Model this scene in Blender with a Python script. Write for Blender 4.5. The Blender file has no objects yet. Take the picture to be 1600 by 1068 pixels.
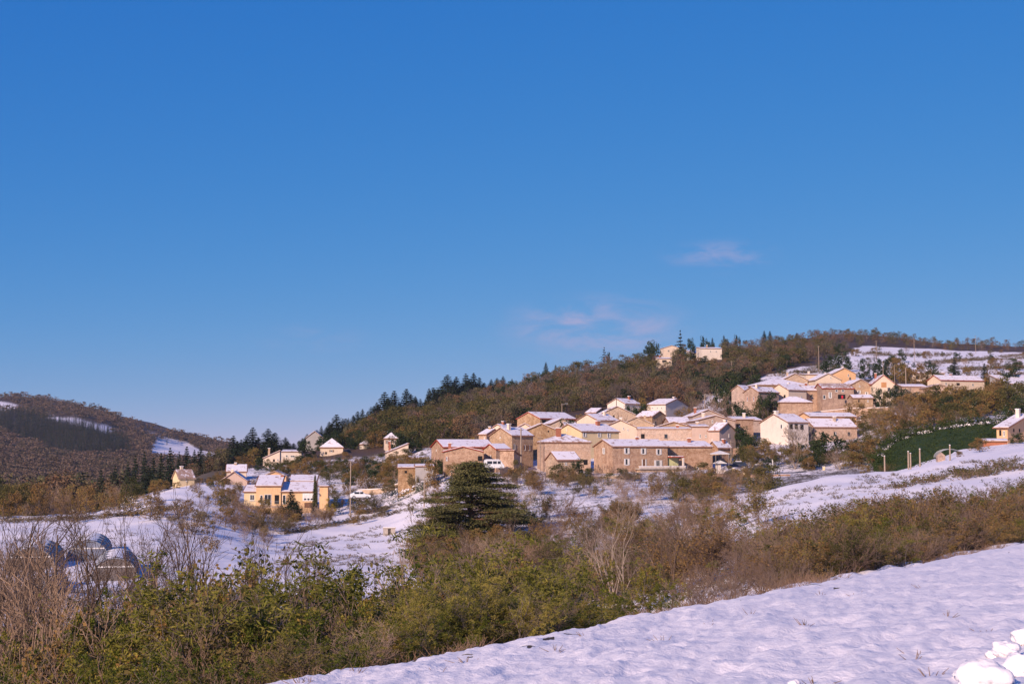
import bpy, math, numpy as np
from mathutils import Vector
R=math.radians
# ------------------------------------------------------------------ camera, sky, sun, exposure
F=50.0/36*1600; PITCH=math.atan(166/F); SP,CP=math.sin(PITCH),math.cos(PITCH)
sc=bpy.context.scene
COL=bpy.data.collections.new('village_in_snow'); sc.collection.children.link(COL)
cd=bpy.data.cameras.new('camera'); cam=bpy.data.objects.new('camera',cd); COL.objects.link(cam)
cd.lens=50; cd.sensor_width=36; cd.clip_start=.1; cd.clip_end=12000
cam.rotation_euler=(math.pi/2+PITCH,0,0); sc.camera=cam
cd.dof.use_dof=True; cd.dof.focus_distance=220; cd.dof.aperture_fstop=9
SUN_AZ,SUN_EL=R(213),R(23)            # clockwise from +Y: behind the camera, to the left
w=bpy.data.worlds.new('World'); sc.world=w; w.use_nodes=True
nt=w.node_tree; nt.nodes.clear(); N=nt.nodes.new; Lk=nt.links.new
sky=N('ShaderNodeTexSky'); sky.sky_type='NISHITA'; sky.sun_disc=False
sky.sun_elevation=SUN_EL; sky.sun_rotation=SUN_AZ; sky.altitude=2500; sky.air_density=.7; sky.dust_density=0; sky.ozone_density=4
# film response of the sky: one power curve per channel
spc=N('ShaderNodeSeparateColor'); Lk(sky.outputs[0],spc.inputs[0]); hsv=N('ShaderNodeCombineColor')
for ch,(ga,am) in enumerate(((1.45,.34),(.61,1.29),(.22,4.1))):
    pw=N('ShaderNodeMath'); pw.operation='POWER'; Lk(spc.outputs[ch],pw.inputs[0]); pw.inputs[1].default_value=ga
    ml=N('ShaderNodeMath'); ml.operation='MULTIPLY'; Lk(pw.outputs[0],ml.inputs[0]); ml.inputs[1].default_value=am; Lk(ml.outputs[0],hsv.inputs[ch])
tc=N('ShaderNodeTexCoord')
def cloud(dirv,sx,sz,seed,amt,prev):
    # a faint wisp round one direction of the sky
    d=Vector(dirv).normalized(); right=d.cross(Vector((0,0,1))).normalized(); up=right.cross(d)
    def dot(v,s):
        n=N('ShaderNodeVectorMath'); n.operation='DOT_PRODUCT'; Lk(tc.outputs['Generated'],n.inputs[0]); n.inputs[1].default_value=tuple(v)
        m=N('ShaderNodeMath'); m.operation='MULTIPLY'; Lk(n.outputs['Value'],m.inputs[0]); m.inputs[1].default_value=1/s; return m
    a=dot(right,sx); b=dot(up,sz)
    cmb=N('ShaderNodeCombineXYZ'); Lk(a.outputs[0],cmb.inputs[0]); Lk(b.outputs[0],cmb.inputs[1])
    nz=N('ShaderNodeTexNoise'); nz.inputs['Scale'].default_value=1.5; nz.inputs['Detail'].default_value=8; nz.inputs['Roughness'].default_value=.62; nz.inputs['Distortion'].default_value=.4
    ofs=N('ShaderNodeVectorMath'); ofs.operation='ADD'; Lk(cmb.outputs[0],ofs.inputs[0]); ofs.inputs[1].default_value=(seed,seed*.3,0); Lk(ofs.outputs[0],nz.inputs['Vector'])
    ln=N('ShaderNodeVectorMath'); ln.operation='LENGTH'; Lk(cmb.outputs[0],ln.inputs[0])
    m1=N('ShaderNodeMapRange'); m1.interpolation_type='SMOOTHSTEP'; Lk(ln.outputs['Value'],m1.inputs[0]); m1.inputs[1].default_value=0.1; m1.inputs[2].default_value=1.1; m1.inputs[3].default_value=1; m1.inputs[4].default_value=0
    m2=N('ShaderNodeMapRange'); m2.interpolation_type='SMOOTHSTEP'; Lk(nz.outputs['Fac'],m2.inputs[0]); m2.inputs[1].default_value=.36; m2.inputs[2].default_value=.72
    mu=N('ShaderNodeMath'); mu.operation='MULTIPLY'; Lk(m1.outputs[0],mu.inputs[0]); Lk(m2.outputs[0],mu.inputs[1])
    mu2=N('ShaderNodeMath'); mu2.operation='MULTIPLY'; Lk(mu.outputs[0],mu2.inputs[0]); mu2.inputs[1].default_value=amt
    mx=N('ShaderNodeMixRGB'); Lk(mu2.outputs[0],mx.inputs[0]); Lk(prev,mx.inputs[1]); mx.inputs[2].default_value=(5.0,4.3,6.3,1); return mx.outputs[0]
def raydir(px,py):
    cx=(px-800)/F; cy=(534-py)/F
    return (cx, CP-cy*SP, SP+cy*CP)
c1=cloud(raydir(930,512),.075,.026,3.1,.85,hsv.outputs[0])
c2=cloud(raydir(1125,400),.045,.014,7.7,.42,c1)
c3=cloud(raydir(490,528),.05,.012,1.7,.16,c2)
bg=N('ShaderNodeBackground'); bg.inputs[1].default_value=.074; Lk(c3,bg.inputs[0])
out=N('ShaderNodeOutputWorld'); Lk(bg.outputs[0],out.inputs[0])
sl=bpy.data.lights.new('sun','SUN'); so=bpy.data.objects.new('sun',sl); COL.objects.link(so)
sl.energy=4.35; sl.angle=R(.5); sl.color=(1,.77,.63)
sv=Vector((math.sin(SUN_AZ)*math.cos(SUN_EL),math.cos(SUN_AZ)*math.cos(SUN_EL),math.sin(SUN_EL)))
so.rotation_euler=sv.to_track_quat('Z','Y').to_euler(); so.location=(-20,-20,30)
vs=sc.view_settings; vs.view_transform='Standard'; vs.look='None'; vs.exposure=.5; vs.gamma=1
sc.cycles.max_bounces=6; sc.cycles.transparent_max_bounces=8; sc.cycles.use_denoising=True

# ------------------------------------------------------------------ projection helpers
def ray(px,py,Y):
    cx=(px-800)/F; cy=(534-py)/F; y=CP-cy*SP; k=Y/y
    return np.array([cx*k, Y+0*cx*k, (SP+cy*CP)*k])
def proj(x,y,z):
    d=y*CP+z*SP; return 800+F*x/d, 534-F*(z*CP-y*SP)/d
# ------------------------------------------------------------------ numpy value noise
def vnoise(x,y,seed=0):
    xi=np.floor(x).astype(np.int64); yi=np.floor(y).astype(np.int64); fx=x-xi; fy=y-yi
    fx=fx*fx*(3-2*fx); fy=fy*fy*(3-2*fy)
    def h(a,b):
        n=(a*374761393+b*668265263+seed*1274126177)&0xffffffff
        n=((n^(n>>13))*1274126177)&0xffffffff
        return ((n^(n>>16))&0xffff)/65535.0
    return (h(xi,yi)*(1-fx)+h(xi+1,yi)*fx)*(1-fy)+(h(xi,yi+1)*(1-fx)+h(xi+1,yi+1)*fx)*fy
def fbm(x,y,o=4,seed=0):
    s=0;a=.5;t=0
    for i in range(o): s=s+a*vnoise(x*2**i,y*2**i,seed+i*7); t+=a; a*=.5
    return s/t
def sstep(a,b,x):
    t=np.clip((x-a)/(b-a),0,1); return t*t*(3-2*t)
# ------------------------------------------------------------------ mesh helpers
class MB:
    """collects polygons; build() links them as ONE mesh"""
    def __init__(s): s.v=[];s.f=[];s.m=[];s.n=0
    def add(s,V,Fc,mi=0):
        V=np.asarray(V,float).reshape(-1,3); s.v.append(V)
        for f in Fc: s.f.append([i+s.n for i in f]); s.m.append(mi)
        s.n+=len(V); return s
    def box(s,x0,x1,y0,y1,z0,z1,mi=0):
        V=[(x0,y0,z0),(x1,y0,z0),(x1,y1,z0),(x0,y1,z0),(x0,y0,z1),(x1,y0,z1),(x1,y1,z1),(x0,y1,z1)]
        return s.add(V,[(0,3,2,1),(4,5,6,7),(0,1,5,4),(1,2,6,5),(2,3,7,6),(3,0,4,7)],mi)
    def tube(s,pts,rad,n=8,mi=0,cap=True):
        pts=[Vector(p) for p in pts]; rad=rad if hasattr(rad,'__len__') else [rad]*len(pts); V=[]
        for i,p in enumerate(pts):
            d=(pts[min(i+1,len(pts)-1)]-pts[max(i-1,0)]).normalized()
            a=d.orthogonal().normalized() if abs(d.z)<.999 else Vector((1,0,0)); b=d.cross(a)
            for k in range(n):
                t=2*math.pi*k/n; V.append(p+(a*math.cos(t)+b*math.sin(t))*rad[i])
        Fc=[]
        for i in range(len(pts)-1):
            for k in range(n): Fc.append((i*n+k,i*n+(k+1)%n,(i+1)*n+(k+1)%n,(i+1)*n+k))
        if cap: Fc.append(tuple(range(n))[::-1]); Fc.append(tuple(range((len(pts)-1)*n,len(pts)*n)))
        return s.add(V,Fc,mi)
    def extrude(s,prof,axis,a,b,mi=0):
        # prof: list of (s,z) closed polygon, extruded along axis from a to b
        n=len(prof)
        f=(lambda t,p:(t,p[0],p[1])) if axis=='x' else (lambda t,p:(p[0],t,p[1]))
        V=[f(a,p) for p in prof]+[f(b,p) for p in prof]
        Fc=[tuple(range(n)),tuple(range(n,2*n))[::-1]]+[(i,i+n,(i+1)%n+n,(i+1)%n) for i in range(n)]
        return s.add(V,Fc,mi)
    def build(s,name,mats,parent=None,smooth=False):
        me=bpy.data.meshes.new(name); me.from_pydata(np.concatenate(s.v).tolist(),[],s.f)
        mats=mats if isinstance(mats,(list,tuple)) else [mats]
        for m in mats: me.materials.append(m)
        me.polygons.foreach_set('material_index',s.m)
        if smooth: me.polygons.foreach_set('use_smooth',[True]*len(s.f))
        me.update(); return link(name,me,parent)
def link(name,me,parent=None):
    o=bpy.data.objects.new(name,me); COL.objects.link(o)
    if parent: o.parent=parent
    return o
def fastmesh(name,V,Q,T=None,mats=(),mi=None,attrs=None,smooth=False):
    """numpy mesh of quads Q and tris T"""
    me=bpy.data.meshes.new(name); V=np.asarray(V,np.float32); Q=np.asarray(Q,np.int32).reshape(-1,4)
    T=np.zeros((0,3),np.int32) if T is None else np.asarray(T,np.int32).reshape(-1,3)
    me.vertices.add(len(V)); me.vertices.foreach_set('co',V.ravel())
    me.loops.add(Q.size+T.size); me.loops.foreach_set('vertex_index',np.concatenate([Q.ravel(),T.ravel()]))
    me.polygons.add(len(Q)+len(T))
    me.polygons.foreach_set('loop_start',np.concatenate([np.arange(len(Q))*4,Q.size+np.arange(len(T))*3]).astype(np.int32))
    for m in mats: me.materials.append(m)
    if mi is not None: me.polygons.foreach_set('material_index',np.asarray(mi,np.int32))
    if smooth: me.polygons.foreach_set('use_smooth',np.ones(len(Q)+len(T),bool))
    for k,(dom,arr) in (attrs or {}).items():
        a=me.attributes.new(k,'FLOAT',dom); a.data.foreach_set('value',np.asarray(arr,np.float32))
    me.update(calc_edges=True); return me
def empty(name,loc,rz=0):
    o=bpy.data.objects.new(name,None); COL.objects.link(o); o.location=tuple(float(a) for a in loc); o.rotation_euler=(0,0,rz); o.empty_display_size=.5; return o
def tag(o,label=None,cat=None,group=None,kind=None):
    if label: o['label']=label
    if cat: o['category']=cat
    if group: o['group']=group
    if kind: o['kind']=kind
    return o
# ------------------------------------------------------------------ materials
def newmat(name):
    m=bpy.data.materials.new(name); m.use_nodes=True; t=m.node_tree; t.nodes.clear(); return m,t
def ramp(t,fac,stops):
    r=t.nodes.new('ShaderNodeValToRGB'); e=r.color_ramp.elements
    while len(e)<len(stops): e.new(.5)
    for i,(p,c) in enumerate(stops): e[i].position=p; e[i].color=(*c,1)
    t.links.new(fac,r.inputs[0]); return r
def noise(t,scale,detail=4,rough=.6,vec=None):
    n=t.nodes.new('ShaderNodeTexNoise'); n.inputs['Scale'].default_value=scale; n.inputs['Detail'].default_value=detail; n.inputs['Roughness'].default_value=rough
    if vec is not None: t.links.new(vec,n.inputs['Vector'])
    return n
def mixc(t,fac,a,b,mode='MIX'):
    m=t.nodes.new('ShaderNodeMixRGB'); m.blend_type=mode
    for i,x in enumerate((fac,a,b)):
        if isinstance(x,(int,float)): m.inputs[i].default_value=x
        elif isinstance(x,tuple): m.inputs[i].default_value=(*x,1)
        else: t.links.new(x,m.inputs[i])
    return m.outputs[0]
def mathn(t,op,a,b=0,c=0,clamp=False):
    m=t.nodes.new('ShaderNodeMath'); m.operation=op; m.use_clamp=clamp
    for i,x in enumerate((a,b,c)):
        if isinstance(x,(int,float)): m.inputs[i].default_value=x
        else: t.links.new(x,m.inputs[i])
    return m.outputs[0]
def finish(t,col,rough=.85,bumpsrc=None,bs=.3,bd=.05,spec=.3):
    p=t.nodes.new('ShaderNodeBsdfPrincipled'); o=t.nodes.new('ShaderNodeOutputMaterial')
    if isinstance(col,tuple): p.inputs['Base Color'].default_value=(*col,1)
    else: t.links.new(col,p.inputs['Base Color'])
    p.inputs['Roughness'].default_value=rough; p.inputs['Specular IOR Level'].default_value=spec
    if bumpsrc is not None:
        b=t.nodes.new('ShaderNodeBump'); b.inputs['Strength'].default_value=bs; b.inputs['Distance'].default_value=bd
        t.links.new(bumpsrc,b.inputs['Height']); t.links.new(b.outputs[0],p.inputs['Normal'])
    t.links.new(p.outputs[0],o.inputs[0]); return p
def objvec(t):
    c=t.nodes.new('ShaderNodeTexCoord'); return c.outputs['Object']
def geopos(t): return t.nodes.new('ShaderNodeNewGeometry').outputs['Position']
def plain(name,col,rough=.7,var=.12,scale=3,spec=.3):
    m,t=newmat(name); n=noise(t,scale,5,.65,objvec(t))
    d=tuple(c*(1-var*2) for c in col); l=tuple(min(1,c*(1+var)) for c in col)
    r=ramp(t,n.outputs['Fac'],[(.3,d),(.7,l)]); finish(t,r.outputs[0],rough,n.outputs['Fac'],.2,.01,spec); return m
def leafmat(name,stops,transl=.35,nscale=.8,nmix=.45,rough=.6):
    """colour varies per plant (object random + 'tint' of merged masses) and per clump / leaf"""
    m,t=newmat(name)
    oi=t.nodes.new('ShaderNodeObjectInfo'); at=t.nodes.new('ShaderNodeAttribute'); at.attribute_name='tint'
    lf=t.nodes.new('ShaderNodeAttribute'); lf.attribute_name='leaf'
    r0=mathn(t,'FRACT',mathn(t,'ADD',oi.outputs['Random'],at.outputs['Fac']))
    n=noise(t,nscale,3,.6,geopos(t))
    nn=mathn(t,'MULTIPLY_ADD',n.outputs['Fac'],2.2,-.6,True)
    a=mathn(t,'MULTIPLY_ADD',r0,1-nmix,mathn(t,'MULTIPLY',nn,nmix))
    lr=.12 if name.startswith('hill') or name.startswith('far') else .36
    b=mathn(t,'ADD',a,mathn(t,'MULTIPLY_ADD',lf.outputs['Fac'],lr,-lr/2),0,True)
    r=ramp(t,b,stops)
    d=t.nodes.new('ShaderNodeBsdfDiffuse'); tr=t.nodes.new('ShaderNodeBsdfTranslucent'); mx=t.nodes.new('ShaderNodeMixShader'); o=t.nodes.new('ShaderNodeOutputMaterial')
    t.links.new(r.outputs[0],d.inputs[0]); t.links.new(r.outputs[0],tr.inputs[0]); mx.inputs[0].default_value=transl
    t.links.new(d.outputs[0],mx.inputs[1]); t.links.new(tr.outputs[0],mx.inputs[2]); t.links.new(mx.outputs[0],o.inputs[0]); return m
M={}
def mk_materials():
    # --- ground: snow with patches of dead grass and soil, by the 'cover' attribute
    m,t=newmat('snowy_ground'); g=geopos(t); at=t.nodes.new('ShaderNodeAttribute'); at.attribute_name='cover'; wd=t.nodes.new('ShaderNodeAttribute'); wd.attribute_name='wood'
    n1=noise(t,.35,6,.7,g); n2=noise(t,2.2,5,.7,g); n3=noise(t,9,4,.7,g)
    v=mathn(t,'ADD',mathn(t,'MULTIPLY',n1.outputs['Fac'],.45),mathn(t,'MULTIPLY',n2.outputs['Fac'],.55))
    k=mathn(t,'ADD',at.outputs['Fac'],mathn(t,'MULTIPLY_ADD',v,1.5,-.75))
    msk=mathn(t,'MULTIPLY_ADD',k,9,-4.0,True)
    soil=ramp(t,n2.outputs['Fac'],[(.3,(.05,.032,.02)),(.5,(.11,.075,.04)),(.62,(.10,.085,.035)),(.75,(.17,.11,.06))])
    litter=ramp(t,n2.outputs['Fac'],[(.3,(.035,.025,.018)),(.55,(.09,.05,.028)),(.7,(.07,.06,.025))])
    so_=mixc(t,wd.outputs['Fac'],soil.outputs[0],litter.outputs[0])
    snow=ramp(t,n3.outputs['Fac'],[(.3,(.75,.695,.715)),(.7,(.85,.795,.81))])
    c=mixc(t,msk,so_,snow.outputs[0])
    hgt=mathn(t,'ADD',mathn(t,'MULTIPLY',msk,.6),mathn(t,'ADD',mathn(t,'MULTIPLY',n3.outputs['Fac'],.4),n2.outputs['Fac']))
    finish(t,c,.7,hgt,.5,.10,.3); M['ground']=m
    m,t=newmat('piled_snow'); n=noise(t,5,6,.65,geopos(t)); r=ramp(t,n.outputs['Fac'],[(.3,(.76,.71,.72)),(.7,(.85,.80,.81))]); finish(t,r.outputs[0],.7,n.outputs['Fac'],.5,.06,.25); M['snow']=m
    # --- snow on roofs, thin patches show tile
    for nm,thr in (('roof_snow',-7.1),('thin_roof_snow',-8.0),('sparse_roof_snow',-9.2)):
        m,t=newmat(nm); n=noise(t,.8,8,.78,geopos(t)); n4=noise(t,14,3,.6,geopos(t))
        k=mathn(t,'MULTIPLY_ADD',n.outputs['Fac'],18,thr,True); sn=ramp(t,n4.outputs['Fac'],[(.3,(.72,.67,.70)),(.7,(.80,.75,.78))])
        c=mixc(t,k,(.34,.22,.17),sn.outputs[0]); finish(t,c,.7,n4.outputs['Fac'],.3,.02,.2); M[nm]=m
    # --- stone walls
    def stone(nm,stops,sc_=3.6):
        m,t=newmat(nm); g=objvec(t); mp=t.nodes.new('ShaderNodeMapping'); mp.inputs['Scale'].default_value=(1,1,1.7); t.links.new(g,mp.inputs[0])
        vo=t.nodes.new('ShaderNodeTexVoronoi'); vo.inputs['Scale'].default_value=sc_; t.links.new(mp.outputs[0],vo.inputs['Vector'])
        sep=t.nodes.new('ShaderNodeSeparateColor'); t.links.new(vo.outputs['Color'],sep.inputs[0])
        big=noise(t,.45,4,.6,g); k=mathn(t,'ADD',mathn(t,'MULTIPLY',sep.outputs[0],.6),mathn(t,'MULTIPLY_ADD',big.outputs['Fac'],1.1,-.35),0,True)
        r=ramp(t,k,stops); ed=mathn(t,'MULTIPLY_ADD',vo.outputs['Distance'],-1.6,1.25,True)
        c=mixc(t,mathn(t,'MULTIPLY_ADD',ed,-.5,.5,True),r.outputs[0],tuple(x*.55 for x in stops[1][1]))
        oi=t.nodes.new('ShaderNodeObjectInfo'); h=t.nodes.new('ShaderNodeHueSaturation'); t.links.new(c,h.inputs['Color']); t.links.new(mathn(t,'MULTIPLY_ADD',oi.outputs['Random'],.42,.72),h.inputs['Value']); t.links.new(mathn(t,'MULTIPLY_ADD',oi.outputs['Random'],-.5,1.18),h.inputs['Saturation'])
        gr=noise(t,.8,5,.75,g); c=mixc(t,mathn(t,'MULTIPLY_ADD',gr.outputs['Fac'],2.2,-.95,True),h.outputs[0],tuple(x*1.25 for x in stops[2][1]))
        finish(t,c,.9,ed,.5,.04,.15); M[nm]=m
    stone('rubble_stone_orange',[(0,(.27,.14,.085)),(.35,(.44,.27,.175)),(.7,(.54,.37,.26)),(1,(.63,.47,.34))])
    stone('rubble_stone_tan',[(0,(.24,.14,.085)),(.4,(.42,.27,.165)),(.75,(.52,.36,.235)),(1,(.60,.46,.33))])
    stone('rubble_stone_pink',[(0,(.24,.14,.105)),(.4,(.38,.25,.185)),(.75,(.46,.32,.24)),(1,(.58,.44,.35))])
    def stucco(nm,c):
        m,t=newmat(nm); g=objvec(t); a=noise(t,.5,5,.65,g); b=noise(t,6,4,.6,g); mp=t.nodes.new('ShaderNodeMapping'); mp.inputs['Scale'].default_value=(2,2,.25); t.links.new(g,mp.inputs[0]); st=noise(t,2,4,.6,mp.outputs[0])
        v=mathn(t,'ADD',mathn(t,'MULTIPLY',a.outputs['Fac'],.5),mathn(t,'ADD',mathn(t,'MULTIPLY',b.outputs['Fac'],.15),mathn(t,'MULTIPLY',st.outputs['Fac'],.35)))
        r=ramp(t,v,[(.3,tuple(x*.74 for x in c)),(.5,c),(.7,tuple(min(.85,x*1.1) for x in c))]); finish(t,r.outputs[0],.9,b.outputs['Fac'],.2,.01,.15); M[nm]=m
    stucco('stucco_cream',(.66,.52,.40)); stucco('stucco_peach',(.66,.40,.22)); stucco('stucco_white',(.66,.56,.48)); stucco('stucco_orange',(.68,.44,.24)); stucco('stucco_yellow',(.64,.50,.30)); stucco('stucco_greenish',(.55,.55,.30)); stucco('render_grey',(.36,.33,.32)); stucco('render_pinkish',(.52,.38,.31))
    # --- roof tiles
    for nm,a,b in (('roof_tile',(.17,.075,.045),(.36,.19,.125)),('red_roof_tile',(.24,.035,.02),(.40,.075,.04)),('bare_tan_tile',(.26,.17,.12),(.40,.28,.21))):
        m,t=newmat(nm); g=objvec(t); wv=t.nodes.new('ShaderNodeTexWave'); wv.inputs['Scale'].default_value=1.6; wv.inputs['Distortion'].default_value=.5; t.links.new(g,wv.inputs['Vector']); n=noise(t,1.4,6,.75,g)
        r=ramp(t,n.outputs['Fac'],[(.3,a),(.7,b)]); finish(t,r.outputs[0],.85,wv.outputs['Fac'],.5,.05,.2); M[nm]=m
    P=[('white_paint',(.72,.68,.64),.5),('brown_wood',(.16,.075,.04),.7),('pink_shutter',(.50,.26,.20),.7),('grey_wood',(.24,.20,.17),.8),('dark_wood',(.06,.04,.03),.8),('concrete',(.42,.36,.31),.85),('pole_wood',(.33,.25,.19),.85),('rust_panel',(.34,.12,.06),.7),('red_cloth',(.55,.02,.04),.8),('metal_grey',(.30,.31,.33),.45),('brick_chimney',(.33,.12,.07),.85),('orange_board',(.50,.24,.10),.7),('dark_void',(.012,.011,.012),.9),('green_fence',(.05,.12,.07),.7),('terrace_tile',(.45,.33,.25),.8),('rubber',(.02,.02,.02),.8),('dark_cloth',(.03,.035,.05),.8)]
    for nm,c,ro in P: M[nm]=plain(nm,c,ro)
    m,t=newmat('window_glass'); p=finish(t,(.025,.03,.04),.12,None,spec=.6); M['glass']=m
    m,t=newmat('car_paint_dark'); p=finish(t,(.02,.03,.06),.25,None,spec=.6); p.inputs['Coat Weight'].default_value=.6; M['car_dark']=m
    m,t=newmat('car_paint_white'); p=finish(t,(.7,.7,.7),.3,None,spec=.5); p.inputs['Coat Weight'].default_value=.5; M['car_white']=m
    m,t=newmat('greenhouse_film'); n=noise(t,.8,4,.6,objvec(t)); r=ramp(t,n.outputs['Fac'],[(.3,(.12,.13,.17)),(.7,(.24,.26,.33))])
    p=finish(t,r.outputs[0],.5,n.outputs['Fac'],.3,.05,.3); p.inputs['Alpha'].default_value=.93; M['film']=m
    m,t=newmat('dull_film'); n=noise(t,.9,4,.6,objvec(t)); r=ramp(t,n.outputs['Fac'],[(.3,(.10,.085,.075)),(.7,(.20,.16,.14))]); finish(t,r.outputs[0],.35,n.outputs['Fac'],.3,.05,.5); M['film_end']=m
    # --- bark and leaves
    for nm,c in (('bark_brown',(.13,.085,.06)),('bark_pale',(.34,.26,.20)),('bark_grey',(.20,.155,.13)),('pine_bark',(.22,.115,.075))): M[nm]=plain(nm,c,.9,.3,6)
    M['twig_purple']=leafmat('purple_twigs',[(0,(.12,.08,.065)),(.5,(.19,.13,.10)),(1,(.29,.21,.16))],.0,.5)
    M['twig_pale']=leafmat('pale_twigs',[(0,(.20,.12,.075)),(.5,(.31,.21,.145)),(1,(.42,.31,.22))],.0,.5)
    M['leaf_thicket']=leafmat('yellow_green_leaves',[(0,(.03,.05,.010)),(.25,(.07,.10,.016)),(.45,(.13,.145,.026)),(.66,(.23,.20,.04)),(.8,(.38,.30,.065)),(.9,(.28,.15,.05)),(1,(.16,.09,.04))],.35,1.3,.65)
    M['leaf_willow']=leafmat('narrow_yellow_green_leaves',[(0,(.08,.085,.018)),(.4,(.19,.18,.038)),(.75,(.33,.27,.065)),(1,(.40,.29,.08))],.35,1.2,.5)
    M['leaf_brown']=leafmat('brown_autumn_leaves',[(0,(.10,.085,.035)),(.3,(.20,.12,.05)),(.55,(.27,.16,.06)),(.8,(.20,.16,.05)),(1,(.11,.11,.035))],.25,.3,.5)
    M['leaf_yellow']=leafmat('yellow_leaves',[(0,(.30,.20,.02)),(1,(.50,.36,.05))],.35)
    M['leaf_olive']=leafmat('olive_leaves',[(0,(.05,.055,.02)),(.5,(.11,.10,.035)),(1,(.20,.135,.05))],.25,.3,.5)
    M['leaf_dark']=leafmat('dark_evergreen_leaves',[(0,(.022,.034,.017)),(.6,(.038,.055,.024)),(1,(.075,.085,.034))],.1,.3,.4)
    M['leaf_forest']=leafmat('hill_wood_leaves',[(0,(.045,.055,.035)),(.14,(.12,.11,.055)),(.28,(.18,.125,.075)),(.40,(.23,.125,.065)),(.52,(.15,.11,.09)),(.62,(.13,.12,.06)),(.74,(.19,.15,.07)),(.86,(.075,.08,.045)),(1,(.045,.05,.035))],.2,.04,.38)
    M['leaf_bare']=leafmat('grey_bare_twig_haze',[(0,(.10,.075,.065)),(.5,(.16,.12,.105)),(1,(.22,.165,.14))],.15,.05,.4)
    M['leaf_far']=leafmat('far_wood_leaves',[(0,(.07,.068,.045)),(.3,(.15,.11,.07)),(.6,(.19,.125,.09)),(1,(.13,.11,.06))],.1,.01,.6)
    M['needle']=leafmat('fir_needles',[(0,(.022,.036,.022)),(1,(.050,.064,.036))],.05,.5)
    M['needle_pine']=leafmat('pine_needles',[(0,(.055,.062,.026)),(.5,(.10,.10,.04)),(1,(.18,.155,.065))],.1,.5,.6)
    M['needle_far']=leafmat('far_fir_needles',[(0,(.022,.036,.028)),(1,(.042,.058,.036))],.05,.02)
    M['hedge']=leafmat('hedge_green',[(0,(.022,.040,.013)),(1,(.060,.078,.026))],.05,.15,.8)
    m,t=newmat('clipped_green_face'); n=noise(t,.35,6,.75,geopos(t)); n2=noise(t,6,4,.7,geopos(t)); r=ramp(t,n.outputs['Fac'],[(.3,(.018,.036,.010)),(.5,(.034,.058,.016)),(.75,(.07,.078,.028))]); finish(t,r.outputs[0],.9,n2.outputs['Fac'],.8,.2,.1); M['green_face']=m
mk_materials()
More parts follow.
